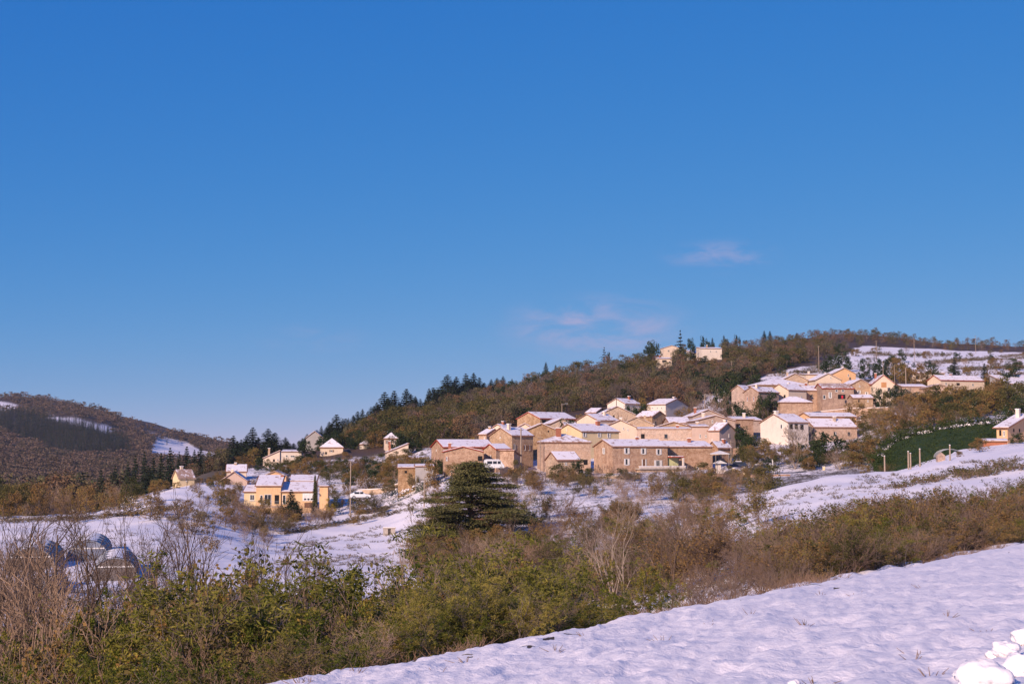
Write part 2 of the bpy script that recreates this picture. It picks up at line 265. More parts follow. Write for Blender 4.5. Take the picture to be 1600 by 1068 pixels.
# ------------------------------------------------------------------ terrain: columns (bearing) of ground heights; values > 100 are the height seen at that level, others metres
TAB={
-900:[(15,-4.6),(30,-8),(60,-10.5),(130,-12),(230,-12),(300,-14),(600,-28),(1200,-20),(2200,90),(2600,70),(3400,20)],
-100:[(15,-4.4),(30,-8),(45,-9.3),(60,-10.2),(90,-11.6),(130,915),(180,855),(220,822),(250,818),(300,-14.5),(400,-20),(600,-31),(900,-38),(1200,-34),(1500,700),(1800,650),(2200,613),(2600,640),(3400,10)],
0:[(15,-4.2),(30,-7.6),(45,-9),(60,-10),(90,-11.4),(130,908),(180,850),(230,814),(260,812),(300,-14.5),(400,-20),(600,-31),(900,-38),(1200,-34),(1500,702),(1800,655),(2200,616),(2600,640),(3400,10)],
150:[(15,-3.9),(30,-7.2),(45,-8.8),(60,-9.8),(90,-11.2),(130,905),(180,850),(230,810),(260,802),(300,-14.2),(400,-20),(600,-31),(900,-37),(1200,-33),(1500,710),(1800,670),(2200,636),(2600,660),(3400,5)],
250:[(15,-3.7),(30,-7),(45,-8.6),(60,-9.7),(90,-11.2),(130,903),(180,848),(230,803),(270,780),(310,769),(350,764),(420,-16),(600,-28),(900,-35),(1200,-31),(1500,722),(1800,695),(2200,668),(2600,680),(3400,0)],
320:[(15,-3.5),(30,-6.8),(45,-8.6),(60,-9.7),(90,-11.4),(130,906),(180,855),(230,812),(270,785),(310,765),(350,752),(420,738),(500,-10),(700,-26),(1000,-30),(1500,728),(1800,710),(2200,687),(2600,694),(3400,-5)],
430:[(15,-3.2),(30,-6.6),(45,-8.6),(60,-9.9),(90,-12),(130,905),(160,885),(200,862),(245,835),(275,815),(290,806),(310,785),(350,762),(400,737),(450,722),(500,711),(540,706),(620,-6),(900,-25),(1500,-20),(2200,703),(3400,-20)],
520:[(20,-3),(30,-6.5),(45,-8.8),(60,-10.5),(90,-12.6),(130,905),(160,888),(200,862),(240,838),(275,812),(300,793),(330,765),(370,742),(410,722),(450,708),(500,700),(560,692),(650,-6),(900,-24),(1500,-20),(3400,-20)],
600:[(20,-2.5),(30,-6.4),(45,-9),(60,-11),(90,-13.2),(130,908),(160,890),(200,862),(240,835),(275,805),(300,782),(330,757),(370,737),(410,715),(450,697),(500,683),(560,668),(620,660),(700,-2),(900,-20),(1500,-20),(3400,-20)],
700:[(20,-2.3),(30,-6.2),(45,-8.8),(60,-11),(90,-13.2),(130,905),(160,885),(200,845),(230,805),(260,770),(285,745),(300,735),(330,715),(380,700),(450,680),(550,655),(650,640),(710,631),(800,8),(1000,-10),(3400,-20)],
850:[(22,-2.6),(32,-6),(45,-8.2),(60,-10),(90,-12.4),(130,890),(160,860),(200,815),(230,785),(260,763),(285,747),(300,735),(330,712),(370,693),(420,675),(500,650),(600,620),(680,602),(750,594),(850,22),(1000,10),(3400,-20)],
1000:[(25,-2.9),(34,-5.5),(45,-7),(60,-8.2),(90,-9.5),(130,862),(160,832),(200,797),(230,773),(260,757),(285,743),(310,728),(340,706),(370,688),(400,670),(430,652),(500,630),(600,600),(700,575),(780,563),(880,35),(1100,20),(3400,-20)],
1100:[(28,-3),(36,-4.8),(45,-5.5),(60,-6.5),(90,-7.5),(130,837),(160,803),(180,792),(200,790),(230,772),(260,757),(285,742),(310,728),(340,708),(370,690),(400,676),(430,660),(500,634),(600,588),(680,560),(760,547),(880,42),(1100,25),(3400,-20)],
1200:[(34,-3),(41,-4.6),(50,-5.3),(60,-6),(90,-6.1),(130,797),(160,767),(180,770),(210,-6.8),(230,765),(260,752),(285,740),(310,718),(335,698),(370,678),(400,660),(440,640),(500,605),(600,575),(720,548),(820,536),(900,531),(1020,50),(1300,30),(3400,-20)],
1300:[(38,-3),(45,-4.6),(60,-5.3),(90,-5.2),(130,776),(150,750),(165,741),(180,745),(210,-4.8),(240,752),(285,733),(310,715),(340,695),(370,680),(400,660),(440,635),(480,604),(550,583),(620,566),(700,552),(800,540),(900,526),(960,524),(1100,55),(1400,30),(3400,-20)],
1400:[(42,-3),(49,-4.4),(60,-5),(90,-4.9),(130,768),(150,748),(168,737),(185,740),(210,-3.8),(240,742),(285,715),(310,690),(350,664),(400,640),(450,617),(500,599),(600,573),(700,557),(800,545),(880,535),(960,529),(1100,58),(1400,35),(3400,-20)],
1500:[(46,-3.1),(53,-4.4),(62,-5),(90,-4.7),(130,750),(155,725),(180,718),(205,712),(240,705),(270,700),(300,680),(330,663),(370,645),(420,622),(470,602),(560,580),(700,562),(850,551),(950,545),(1020,541),(1150,60),(1500,35),(3400,-20)],
1600:[(50,-3.15),(57,-4.2),(66,-4.7),(90,-4.4),(130,738),(150,718),(180,705),(210,700),(250,695),(280,688),(320,668),(370,648),(430,625),(500,602),(600,578),(700,564),(850,552),(1000,545),(1150,65),(1500,35),(3400,-20)],
1760:[(50,-3),(66,-4),(90,-3.6),(130,725),(180,700),(250,686),(320,660),(400,630),(500,600),(700,563),(1000,540),(1150,70),(1500,40),(3400,-20)],
2500:[(50,-2),(90,-2),(180,2),(250,8),(320,15),(400,25),(500,36),(700,50),(1000,70),(1500,50),(3400,-20)],
}
GY=np.exp(np.linspace(math.log(12),math.log(3400),420)); GC=np.arange(-900,2501,10.0)
_cols=sorted(TAB); _Z=[]
for c in _cols:
    ys,zs=[],[]
    for Y,v in TAB[c]:
        ys.append(Y); zs.append(ray(c,v,Y)[2] if v>100 else v)
    _Z.append(np.interp(np.log(GY),np.log(ys),zs))
_Z=np.array(_Z); GZ=np.stack([np.interp(GC,_cols,_Z[:,j]) for j in range(len(GY))],1)   # (col,Y)
def blur(a,ax,n):
    for _ in range(n):
        p=np.concatenate([np.take(a,[0],ax),a,np.take(a,[-1],ax)],ax); s=[slice(None)]*2
        def sl_(i,j): q=[slice(None)]*2; q[ax]=slice(i,j); return p[tuple(q)]
        a=.25*sl_(0,-2)+.5*sl_(1,-1)+.25*sl_(2,None)
    return a
GZ=blur(blur(GZ,0,8),1,3)
def bil(c,Y):
    c=np.clip((np.asarray(c,float)-GC[0])/10,0,len(GC)-1.001); j=np.clip((np.log(np.maximum(Y,12.001))-np.log(GY[0]))/(np.log(GY[1])-np.log(GY[0])),0,len(GY)-1.001)
    i0=c.astype(int); j0=j.astype(int); fi=c-i0; fj=j-j0
    return (GZ[i0,j0]*(1-fi)+GZ[i0+1,j0]*fi)*(1-fj)+(GZ[i0,j0+1]*(1-fi)+GZ[i0+1,j0+1]*fi)*fj
# the field's edge, a line in plan; sd > 0 beyond it
EX0,EY0,EX1,EY1=-5.4,18.6,17.1,50.6; _el=math.hypot(EX1-EX0,EY1-EY0); ENX,ENY=-(EY1-EY0)/_el,(EX1-EX0)/_el
def edge_sd(x,y):
    return (x-EX0)*ENX+(y-EY0)*ENY
def edge_wob(x,y): return .55*(fbm(x*.35+7,y*.35,3,5)-.5)*2+.25*(vnoise(x*1.7,y*1.7,6)-.5)
def zt(x,y):
    x=np.asarray(x,float); y=np.asarray(y,float)
    ys=np.maximum(y,2.0); c=800+F*x/ys
    tz=bil(c,ys)
    plane=-1.72+.085*x-.06*y
    sd=edge_sd(x,y)+edge_wob(x,y)
    plane=plane-.35*sstep(-2.2,0.2,sd)+.12*np.exp(-((sd+.8)/.5)**2)
    far=sstep(0,6.5,sd); drop=plane-np.clip(sd,0,20)*.5
    near=np.where(y<20,np.maximum(drop,-8.5),tz)
    nb=sstep(14,30,y); tgt=drop.clip(-9,None)*(1-nb)+tz*nb
    z=plane*(1-far)+np.minimum(tgt,plane)*far
    z=np.where(y>75,tz,z*(1-sstep(60,75,y))+tz*sstep(60,75,y))
    # undulation
    a=sstep(20,80,y); z=z+a*((fbm(x/22,y/22,3,11)-.5)*1.2*sstep(60,400,y)+(fbm(x/6,y/6,3,12)-.5)*.9)+ sstep(700,1400,y)*(fbm(x/140,y/140,4,13)-.5)*30
    # field surface: long soft drifts, ripples, a wheel rut
    f=(1-sstep(-.2,1.5,sd))*(1-a)
    u=(x*.537+y*.843); v=(-x*.843+y*.537)
    z=z+f*(.12*(fbm(u*.35,v*.8,3,21)-.5)+.20*(fbm(u*1.0,v*2.4,3,22)-.5)+.085*(fbm(u*3.3,v*7,3,23)-.5))
    rut=v-(-.9); rut2=v-2.6
    z=z-f*.05*np.exp(-(rut/.22)**2)+f*.05*np.exp(-((rut-.5)/.3)**2)-f*.03*np.exp(-(rut2/.2)**2)
    bank=sstep(.2,1.5,sd)*(1-sstep(60,90,y)); z=z+bank*((fbm(x*.9,y*.9,3,31)-.5)*.6)
    return z
def zts(x,y): return float(zt(np.array([x]),np.array([y]))[0])
_HY=np.exp(np.linspace(math.log(9),math.log(3000),900))
def hit(px,py,ymin=9):
    p=ray(px,py,_HY); g=zt(p[0],_HY); k=np.where((p[2]<=g)&(_HY>ymin))[0]
    if len(k)==0: return None
    i=k[0]
    if i>0:
        a=p[2][i-1]-g[i-1]; b=p[2][i]-g[i]; t=a/(a-b) if a>b else 0; Y=_HY[i-1]+(_HY[i]-_HY[i-1])*max(0,min(1,t))
    else: Y=_HY[i]
    q=ray(px,py,Y); return Vector((q[0],Y,zts(q[0],Y)))
def inpoly(px,py,poly):
    px=np.asarray(px);py=np.asarray(py); r=np.zeros(px.shape,bool); n=len(poly)
    for i in range(n):
        x0,y0=poly[i]; x1,y1=poly[(i+1)%n]
        if y0==y1: continue
        cnd=((y0>py)!=(y1>py))&(px<(x1-x0)*(py-y0)/(y1-y0)+x0); r^=cnd
    return r
# woodland and open ground, as regions of the hillside
WOOD=[(350,722),(372,705),(480,695),(560,670),(640,655),(700,630),(850,590),(1000,555),(1100,542),(1200,530),(1300,522),(1400,526),(1500,536),(1640,542),(1640,549),(1500,549),(1430,542),(1340,542),(1290,560),(1235,572),(1180,592),(1140,606),(1080,636),(1000,626),(930,638),(860,650),(800,668),(770,680),(745,692),(700,692),(676,700),(640,700),(600,690),(540,692),(480,698),(430,708),(380,728)]
FARWOOD_SNOW=[[(-30,622),(20,629),(42,636),(28,641),(-30,640)],[(66,645),(100,650),(140,657),(182,668),(200,679),(160,676),(110,664),(78,657)],[(203,665),(232,672),(262,680),(258,686),(225,680)],[(232,704),(245,690),(268,687),(300,696),(330,708),(356,714),(356,724),(300,722),(240,718)]]
UPFIELD=[(1180,594),(1240,577),(1290,566),(1345,541),(1400,542),(1500,548),(1640,553),(1640,600),(1570,597),(1500,588),(1450,585),(1400,588),(1340,594),(1280,590)]
def build_terrain():
    cc=np.concatenate([np.linspace(-5200,-900,16)[:-1],np.linspace(-900,-60,60)[:-1],np.arange(-60,1660,4.0),np.linspace(1664,2500,60),np.linspace(2600,7000,14)])
    yy=np.concatenate([[1.5,2.2,3,3.6],np.exp(np.linspace(math.log(4.2),math.log(60),330)),np.exp(np.linspace(math.log(60.6),math.log(1000),330)),np.exp(np.linspace(math.log(1010),math.log(3400),110))])
    C,Y=np.meshgrid(cc,yy,indexing='ij'); sw=np.sqrt(Y*Y+9.0); X=(C-800)/F*sw; Z=zt(X,Y)
    # rows behind the camera
    yb=np.array([-400,-120,-40,-12,-4,-1]); Cb,Yb=np.meshgrid(cc,yb,indexing='ij'); Xb=(Cb-800)/F*np.sqrt(Yb*Yb+9); Zb=np.where(Yb>-20,-1.72+.085*np.clip(Xb,-20,20)-.06*Yb*0,-2.2+0*Xb)
    X=np.concatenate([Xb,X],1);Y=np.concatenate([Yb,Y],1);Z=np.concatenate([Zb,Z],1)
    nc,ny=X.shape; V=np.stack([X,Y,Z],-1).reshape(-1,3); idx=np.arange(nc*ny).reshape(nc,ny)
    Q=np.stack([idx[:-1,:-1],idx[1:,:-1],idx[1:,1:],idx[:-1,1:]],-1).reshape(-1,4)
    x,y,z=V.T; yc=np.maximum(y,1); px,py=proj(x,yc,z); sd=edge_sd(x,y)
    jy=y*(1+.10*(fbm(x/25,y/25,3,41)-.5)); rpx,rpy=px,py; px=px+22*(fbm(x/16,y/16,3,42)-.5); py=py+9*(fbm(x/20,y/20,3,43)-.5); yr=y; y=jy
    cov=np.full(len(V),.62); wood=np.zeros(len(V))
    cov=np.where((y<130)&(px<1000),.50,cov); cov=np.where((y<135)&(px>=1000),.80,cov)
    cov=np.where((px>640)&(px<1090)&(y>=125)&(y<285),.56,cov); cov=np.where((px>1080)&(y>95)&(y<215),1.05,cov)                                     # the snow bank on the right
    cov=np.where((px<440)&(y>118)&(y<275),1.15,cov); cov=np.where((px<400)&(y>=275)&(y<345),.7,cov); cov=np.where((px>=270)&(px<400)&(y>=270)&(y<345),.95,cov)
    cov=np.where((px>=400)&(px<690)&(y>200)&(y<278),1.02,cov); cov=np.where((px>=400)&(px<690)&(y>120)&(y<=200),.86,cov)
    cov=np.where((y>285)&(y<420)&(px>1150)&(px<1520),.42,cov); cov=np.where((y>215)&(y<285)&(px>=1080)&(px<1380),.45,cov)
    cov=np.where((y>278)&(y<420)&(px>=440)&(px<700),.5,cov)
    cov=np.where((y>345)&(px<360)&(y<1100),.25,cov)
    cov=np.where((y>280)&(px>=360)&(y<520),.55,cov)
    w=inpoly(px,py,WOOD)&(y>330); cov[w]=.12; wood[w]=1
    b=(y>430)&(px>340)&~w; cov[b&~inpoly(px,py,UPFIELD)]=.2; wood[b&~inpoly(px,py,UPFIELD)]=1
    u=inpoly(px,py,UPFIELD)&(y>400); cov[u]=1.0; wood[u]=0
    rr_=(px>1650)&(y>90); cov[rr_]=.9; wood[rr_]=0
    far=(y>1100)&(px<420); cov[far]=.05; wood[far]=1
    for k,pl in enumerate(FARWOOD_SNOW):
        f=inpoly(px,py,pl)&(y>1000); cov[f]=1.1 if k in(0,3) else .72
    s=inpoly(px,py,[(1080,597),(1110,590),(1130,600),(1140,640),(1090,645)])&(y>300); cov[s]=.95; wood[s]=0
    y=yr
    def soft(a,n=3): return blur(blur(a.reshape(nc,ny),1,n),0,n).ravel()
    cov=soft(cov,4); wood=soft(wood,4)
    # small clods and tracks along the field's edge
    fld=sd<0.3; cov=np.where(fld&(y<60),1.4,cov); e=(sd>-3.2)&(sd<.2)&(y<60)
    sp=(vnoise(x*3.1,y*3.1,77)>.80)&(fbm(x*.4,y*.4,2,78)>.47)&e; cov[sp]=.3
    bk=(sd>=.3)&(sd<7)&(y<70); cov[bk]=.62
    me=fastmesh('ground',V,Q,None,[M['ground']],None,{'cover':('POINT',cov),'wood':('POINT',wood)},True)
    g=link('ground',me); tag(g,kind='structure')
build_terrain()
# ------------------------------------------------------------------ plants
def tubes(P0,P1,R0,R1,n=3):
    P0=np.asarray(P0,float);P1=np.asarray(P1,float);R0=np.asarray(R0)[:,None];R1=np.asarray(R1)[:,None]
    d=P1-P0; d/=np.linalg.norm(d,axis=1,keepdims=True)+1e-9
    a=np.cross(d,np.where(np.abs(d[:,2:])>.9,[[1.,0,0]],[[0,0,1.]])); a/=np.linalg.norm(a,axis=1,keepdims=True)+1e-9; b=np.cross(d,a)
    V=[]
    for P,Rr in ((P0,R0),(P1,R1)):
        for k in range(n):
            t=2*math.pi*k/n; V.append(P+(a*math.cos(t)+b*math.sin(t))*Rr)
    V=np.stack(V,1); m=len(P0); base=(np.arange(m)*2*n)[:,None]
    Q=[base+np.array([[k,(k+1)%n,(k+1)%n+n,k+n]]) for k in range(n)]
    return V.reshape(-1,3),np.stack(Q,1).reshape(-1,4)
def leaves(rng,P,size,aspect=.45,up=.3,jit=.25):
    """diamond leaves at points P"""
    n=len(P); d=rng.normal(size=(n,3)); d[:,2]=d[:,2]*.7-up*.3; d/=np.linalg.norm(d,axis=1,keepdims=True)
    q=rng.normal(size=(n,3)); q[:,2]+=up; s=np.cross(d,q); s/=np.linalg.norm(s,axis=1,keepdims=True)+1e-9
    L=size*(1+jit*rng.normal(size=(n,1))).clip(.4,2); w=L*aspect
    V=np.stack([P,P+d*L*.5+s*w*.5,P+d*L,P+d*L*.5-s*w*.5],1)
    return V.reshape(-1,3),np.arange(n*4).reshape(-1,4)
def grow(rng,p,d,L,r,lvl,S,T,o):
    """one limb: curved chain, then children"""
    n=o['seg'][min(lvl,len(o['seg'])-1)]; q=p.copy(); dd=d.copy(); pts=[q.copy()]
    for i in range(n):
        dd=dd+rng.normal(size=3)*o['wig']; dd[2]+=o['up'][min(lvl,len(o['up'])-1)]; dd/=np.linalg.norm(dd)
        q2=q+dd*L/n; r0=r*(1-.75*i/n); r1=r*(1-.75*(i+1)/n); S.append((q,q2,max(r0,o['rmin']),max(r1,o['rmin']))); q=q2; pts.append(q.copy())
    if lvl>=o['lv']: T.extend(pts[1:]); return
    k=o['kids'][min(lvl,len(o['kids'])-1)]
    for j in range(k):
        f=o['from']+(1-o['from'])*(j+rng.random())/k; ii=min(int(f*n),n-1); b=pts[ii]+(pts[ii+1]-pts[ii])*(f*n-ii)
        a=pts[ii+1]-pts[ii]; a/=np.linalg.norm(a); s=rng.normal(size=3); s-=a*s.dot(a); s/=np.linalg.norm(s)
        ang=o['ang']*(.7+.6*rng.random()); nd=a*math.cos(ang)+s*math.sin(ang)
        grow(rng,b,nd,L*o['len']*(1.15-.5*f)*(.75+.5*rng.random()),r*o['rr']*(1-.5*f),lvl+1,S,T,o)
class Proto: pass
def pack(name,parts,mats,H,split=False):
    """parts: list of (V,Q,matindex,leafrand?); normalised to its true height; returns proto with arrays and meshes"""
    pr=Proto(); pr.H=H; Vs=[];Qs=[];ms=[];lf=[];n=0; rng=np.random.default_rng(len(name))
    for V,Q,mi in parts:
        Vs.append(V);Qs.append(Q+n);ms.append(np.full(len(Q),mi)); lf.append(rng.random(len(Q)) ); n+=len(V)
    pr.V=np.concatenate(Vs);pr.Q=np.concatenate(Qs);pr.mi=np.concatenate(ms);pr.lf=np.concatenate(lf); pr.mats=mats
    r=np.abs(pr.V[:,:2]); pr.W=float(np.percentile(np.hypot(pr.V[:,0],pr.V[:,1]),95)*2)
    pr.mesh=fastmesh(name,pr.V,pr.Q,None,mats,pr.mi,{'leaf':('FACE',pr.lf)})
    pr.parts=None
    if split:
        pr.parts=[]
        for i,(V,Q,mi) in enumerate(parts):
            pr.parts.append((split[i],fastmesh(split[i],V,Q,None,[mats[mi]],None,{'leaf':('FACE',rng.random(len(Q)))})))
    return pr
def p_sapling(seed,H=3.6,nst=7,nleaf=9000,mat='leaf_thicket',lsize=.10,spread=.85,asp=.55):
    rng=np.random.default_rng(seed); S=[];T=[]
    o=dict(seg=[6,4,3],wig=.15,up=[.0,-.02,-.05],lv=2,kids=[9,5],**{'from':.15},ang=.95,len=.42,rr=.5,rmin=.004)
    for i in range(nst):
        a=rng.random()*6.28; b=np.array([math.cos(a)*.35,math.sin(a)*.35,-.15])*rng.random(); d=np.array([math.cos(a)*spread*rng.random(),math.sin(a)*spread*rng.random(),1.]); d/=np.linalg.norm(d)
        grow(rng,b,d,H*(.6+.45*rng.random()),.022+.012*rng.random(),0,S,T,o)
    tb=tubes(*[np.array([s[k] for s in S]) for k in range(4)]); T=np.array(T)
    T=T[T[:,2]>.12*H]; nv=np.array([fbm(np.array([q[0]*1.9+seed]),np.array([q[1]*1.9+q[2]*1.3]),2,seed)[0] for q in T]); T=T[nv>np.percentile(nv,42)]
    cl=T[rng.integers(0,len(T),nleaf//7)]            # pinnate sprays: leaflets strung on a short drooping stalk
    dr=rng.normal(size=(len(cl),3)); dr[:,2]=-abs(dr[:,2])*.5-.1; dr/=np.linalg.norm(dr,axis=1,keepdims=True)
    pts=np.concatenate([cl+dr*(.02+.028*k)+rng.normal(size=cl.shape)*.02 for k in range(7)])
    lv=leaves(rng,pts,lsize,asp,.5)
    return pack('sapling',[(tb[0],tb[1],0),(lv[0],lv[1],1)],[M['bark_grey'],M[mat]],H,('stem','foliage'))
def p_bareshrub(seed,H=2.8,nst=11,twig='twig_purple',lv=2,spread=.9,kids=(8,7),nleaf=0,leaf=None,lsize=.1,rmin=.006,split=('stem','foliage')):
    rng=np.random.default_rng(seed); S=[];T=[]
    o=dict(seg=[5,3,3],wig=.13,up=[.05,.05,.03],lv=lv,kids=list(kids),**{'from':.2},ang=.6,len=.45,rr=.5,rmin=rmin)
    for i in range(nst):
        a=rng.random()*6.28; b=np.array([math.cos(a)*.4,math.sin(a)*.4,-.1])*rng.random(); q=spread*rng.random()**.7; d=np.array([math.cos(a)*q,math.sin(a)*q,1.]); d/=np.linalg.norm(d)
        grow(rng,b,d,H*(.6+.4*rng.random()),.02,0,S,T,o)
    tb=tubes(*[np.array([s[k] for s in S]) for k in range(4)])
    parts=[(tb[0],tb[1],0)]; mats=[M[twig]]
    if nleaf:
        T=np.array(T); l=leaves(rng,T[rng.integers(0,len(T),nleaf)]+rng.normal(size=(nleaf,3))*.08,lsize,.6,.3); parts.append((l[0],l[1],1)); mats.append(M[leaf])
    return pack('shrub',parts,mats,H,split if nleaf else None)
def p_baretree(seed,H=8,bark='bark_grey',spread=.25,kids=(10,8,5),lv=3,nst=1,r=.11,frm=.25,ang=.6,nleaf=0,leaf=None,lsize=.12,ln=.5,rmin=.007,up=(.02,.08,.05,.03)):
    rng=np.random.default_rng(seed); S=[];T=[]
    o=dict(seg=[7,5,3,2],wig=.09,up=list(up),lv=lv,kids=list(kids),**{'from':frm},ang=ang,len=ln,rr=.52,rmin=rmin)
    for i in range(nst):
        a=rng.random()*6.28; q=spread*(rng.random() if nst>1 else .3); d=np.array([math.cos(a)*q,math.sin(a)*q,1.]); d/=np.linalg.norm(d)
        grow(rng,np.array([math.cos(a)*.2*(nst>1),math.sin(a)*.2*(nst>1),-.3]),d,H*(.75 if nst==1 else .6+.35*rng.random()),r,0,S,T,o)
    P=[np.array([s[k] for s in S]) for k in range(4)]; big=P[2]>.03
    t1=tubes(*[p[big] for p in P],n=6); t2=tubes(*[p[~big] for p in P],n=3)
    parts=[(t1[0],t1[1],0),(t2[0],t2[1],0)]; mats=[M[bark]]; sp=['trunk','branches']
    if nleaf:
        T=np.array(T); l=leaves(rng,T[rng.integers(0,len(T),nleaf)]+rng.normal(size=(nleaf,3))*.12,lsize,.6,.3); parts.append((l[0],l[1],1)); mats.append(M[leaf]); sp.append('crown')
    return pack('tree',parts,mats,H,sp)
def p_crown(seed,H=8,W=6,n=420,leaf='leaf_forest',lsize=.85,trunk=.12,low=.12,bark='bark_grey',nclump=26,branches=True,snow=0,flat=False,asp=.75):
    """broadleaf tree seen from afar: trunk, limbs, leaf clumps spread over an uneven crown"""
    rng=np.random.default_rng(seed); a=rng.random(nclump)*6.28; u=rng.random(nclump)**.5; zz=rng.random(nclump)
    zc=H*(low+.08+(.90-low)*zz); rad=W*.5*np.sqrt(np.clip(1-((zz-.38)/.66)**2,0.05,1))*u
    cx=np.stack([np.cos(a)*rad,np.sin(a)*rad,zc],1); cr=W*(.11+.09*rng.random(nclump))
    k=rng.integers(0,nclump,n); d=rng.normal(size=(n,3)); d/=np.linalg.norm(d,axis=1,keepdims=True); d*=cr[k][:,None]*(.55+.5*rng.random((n,1))); d[:,2]*=.8
    P=cx[k]+d; P[:,2]=np.maximum(P[:,2],H*.03); lv=leaves(rng,P,lsize,asp,.2)
    S0=[[0,0,-.6]];S1=[[0,0,H*.5]];A=[trunk];B=[trunk*.5]
    S0.append([0,0,H*.5]);S1.append([0,0,H*.85]);A.append(trunk*.5);B.append(trunk*.15)
    for c in cx[:14 if branches else 0]:
        S0.append([0,0,c[2]*.45]);S1.append(c);A.append(trunk*.4);B.append(.02)
    tb=tubes(np.array(S0,float),np.array(S1,float),A,B,n=5)
    parts=[(tb[0],tb[1],0),(lv[0],lv[1],1)]; mats=[M[bark],M[leaf]]; sp=['trunk','crown']
    if snow:
        top=P[P[:,2]>np.percentile(P[:,2],35)]; q=top[rng.integers(0,len(top),snow)]; q=q+np.array([0,0,.12]); sl_=leaves(rng,q,lsize*.6,.8,3.); parts.append((sl_[0],sl_[1],2)); mats.append(M['snow']); sp.append('snow_cover')
    return pack('tree',parts,mats,H,sp)
def p_fir(seed,H=14,W=6,tiers=20,per=9,mat='needle',ragged=.3,q=9,snow=0):
    rng=np.random.default_rng(seed); S0=[[0,0,-.8]];S1=[[0,0,H]];A=[H*.014];B=[.02]; P=[];D=[];Lq=[]
    for i in range(tiers):
        f=i/(tiers-1); z=H*(.06+.93*f); rr=W*.5*(1-f)**.8*(1-ragged*rng.random())+.12
        for j in range(per):
            a=6.28*(j+rng.random())/per; rl=rr*(1-ragged*rng.random()); e=np.array([math.cos(a)*rl,math.sin(a)*rl,z-rl*.28+.15*H/tiers]); s=np.array([0,0,z+rl*.06])
            S0.append(s);S1.append(e);A.append(.03);B.append(.01)
            for k in range(q):
                t=(k+rng.random())/q; p=s+(e-s)*t; w=(1-t*.6)*rl*.28
                P.append(p+rng.normal(size=3)*np.array([w*.35,w*.35,.06*H/tiers*2])); dd=(e-s)/max(rl,.1)*.8+rng.normal(size=3)*.45; dd[2]-=.25; D.append(dd/np.linalg.norm(dd)); Lq.append(.35*rl**.5*(1.1-.4*t)+.15)
    P=np.array(P);D=np.array(D);L=np.array(Lq)[:,None]*(H/14)**.5; s=np.cross(D,rng.normal(size=P.shape)+[0,0,1.2]); s/=np.linalg.norm(s,axis=1,keepdims=True)
    V=np.stack([P-D*L*.2,P+s*L*.33+D*L*.35,P+D*L,P-s*L*.33+D*L*.35],1).reshape(-1,3)
    tb=tubes(np.array(S0,float),np.array(S1,float),A,B,n=4)
    parts=[(tb[0],tb[1],0),(V,np.arange(len(V)).reshape(-1,4),1)]; mats=[M['bark_brown'],M[mat]]; sp=['trunk','crown']
    if snow:
        qq=P[rng.integers(0,len(P),snow)]+[0,0,.1]; l=leaves(rng,qq,.5,.8,3.); parts.append((l[0],l[1],2)); mats.append(M['snow']); sp.append('snow_cover')
    return pack('tree',parts,mats,H,sp)
def p_bigpine(seed=5,H=13.5,W=14.5):
    """old spreading pine: flat pads of needles on long level limbs"""
    rng=np.random.default_rng(seed); S0=[];S1=[];A=[];B=[]; P=[]
    tr=[np.array([0,0,-1.]),np.array([.15,0,3.]),np.array([-.2,.1,6.5]),np.array([.1,0,10.]),np.array([-.05,0,H-.5])]; rr=[.38,.32,.24,.14,.05]
    for i in range(4): S0.append(tr[i]);S1.append(tr[i+1]);A.append(rr[i]);B.append(rr[i+1])
    n=62
    for i in range(n):
        f=(i+.5)/n; z=.9+(H-1.3)*f; f2=z/H
        rmax=W*.5*(1.0-.1*f2 if f2<.35 else max(.14,1.45*(1-f2)**.8))*(.72+.28*math.sin(i*1.1)+.1*math.sin(i*.37)); L=rmax*(.6+.4*rng.random()); a=i*2.399+rng.normal()*.3
        s=np.array([0,0,z]); mid=s+np.array([math.cos(a),math.sin(a),.12])*L*.55; e=s+np.array([math.cos(a)*L,math.sin(a)*L,L*.06-.25*(1-f2)*L*.3])
        S0+= [s,mid];S1+=[mid,e];A+=[.09*(1-f2)+.03,.05];B+=[.05,.015]
        for k in range(int(5+L*2.6)):
            t=.28+.72*(rng.random()**.7); c=s+(mid-s)*min(1,t/.55) if t<.55 else mid+(e-mid)*(t-.55)/.45
            side=rng.normal()*L*.17; c=c+np.array([-math.sin(a)*side,math.cos(a)*side,.15+rng.normal()*.12]); S0.append(c-np.array([0,0,.1]));S1.append(s+(c-s)*max(.2,t-.18)-np.array([0,0,.05]));A.append(.015);B.append(.03)
            m=90; q=rng.normal(size=(m,3))*np.array([.46,.46,.13]); q[:,2]+=.05-.12*(q[:,0]**2+q[:,1]**2); P.append(c+q)
    P=np.concatenate(P); m=len(P); d=rng.normal(size=(m,3))*[1,1,.6]+[0,0,.55]; d/=np.linalg.norm(d,axis=1,keepdims=True); s=np.cross(d,rng.normal(size=(m,3))); s/=np.linalg.norm(s,axis=1,keepdims=True)
    L=.24*(.7+.6*rng.random((m,1))); V=np.stack([P,P+s*L*.22+d*L*.5,P+d*L,P-s*L*.22+d*L*.5],1).reshape(-1,3)
    tb=tubes(np.array(S0),np.array(S1),A,B,n=6)
    print('pine quads',m)
    return pack('pine',[(tb[0],tb[1],0),(V,np.arange(len(V)).reshape(-1,4),1)],[M['pine_bark'],M['needle_pine']],H,['trunk','crown'])
PLN=[0]; CL=[.72,1.35]; NOCL={'fir_tree','pine_tree','cypress','ragged_fir','round_pine'}
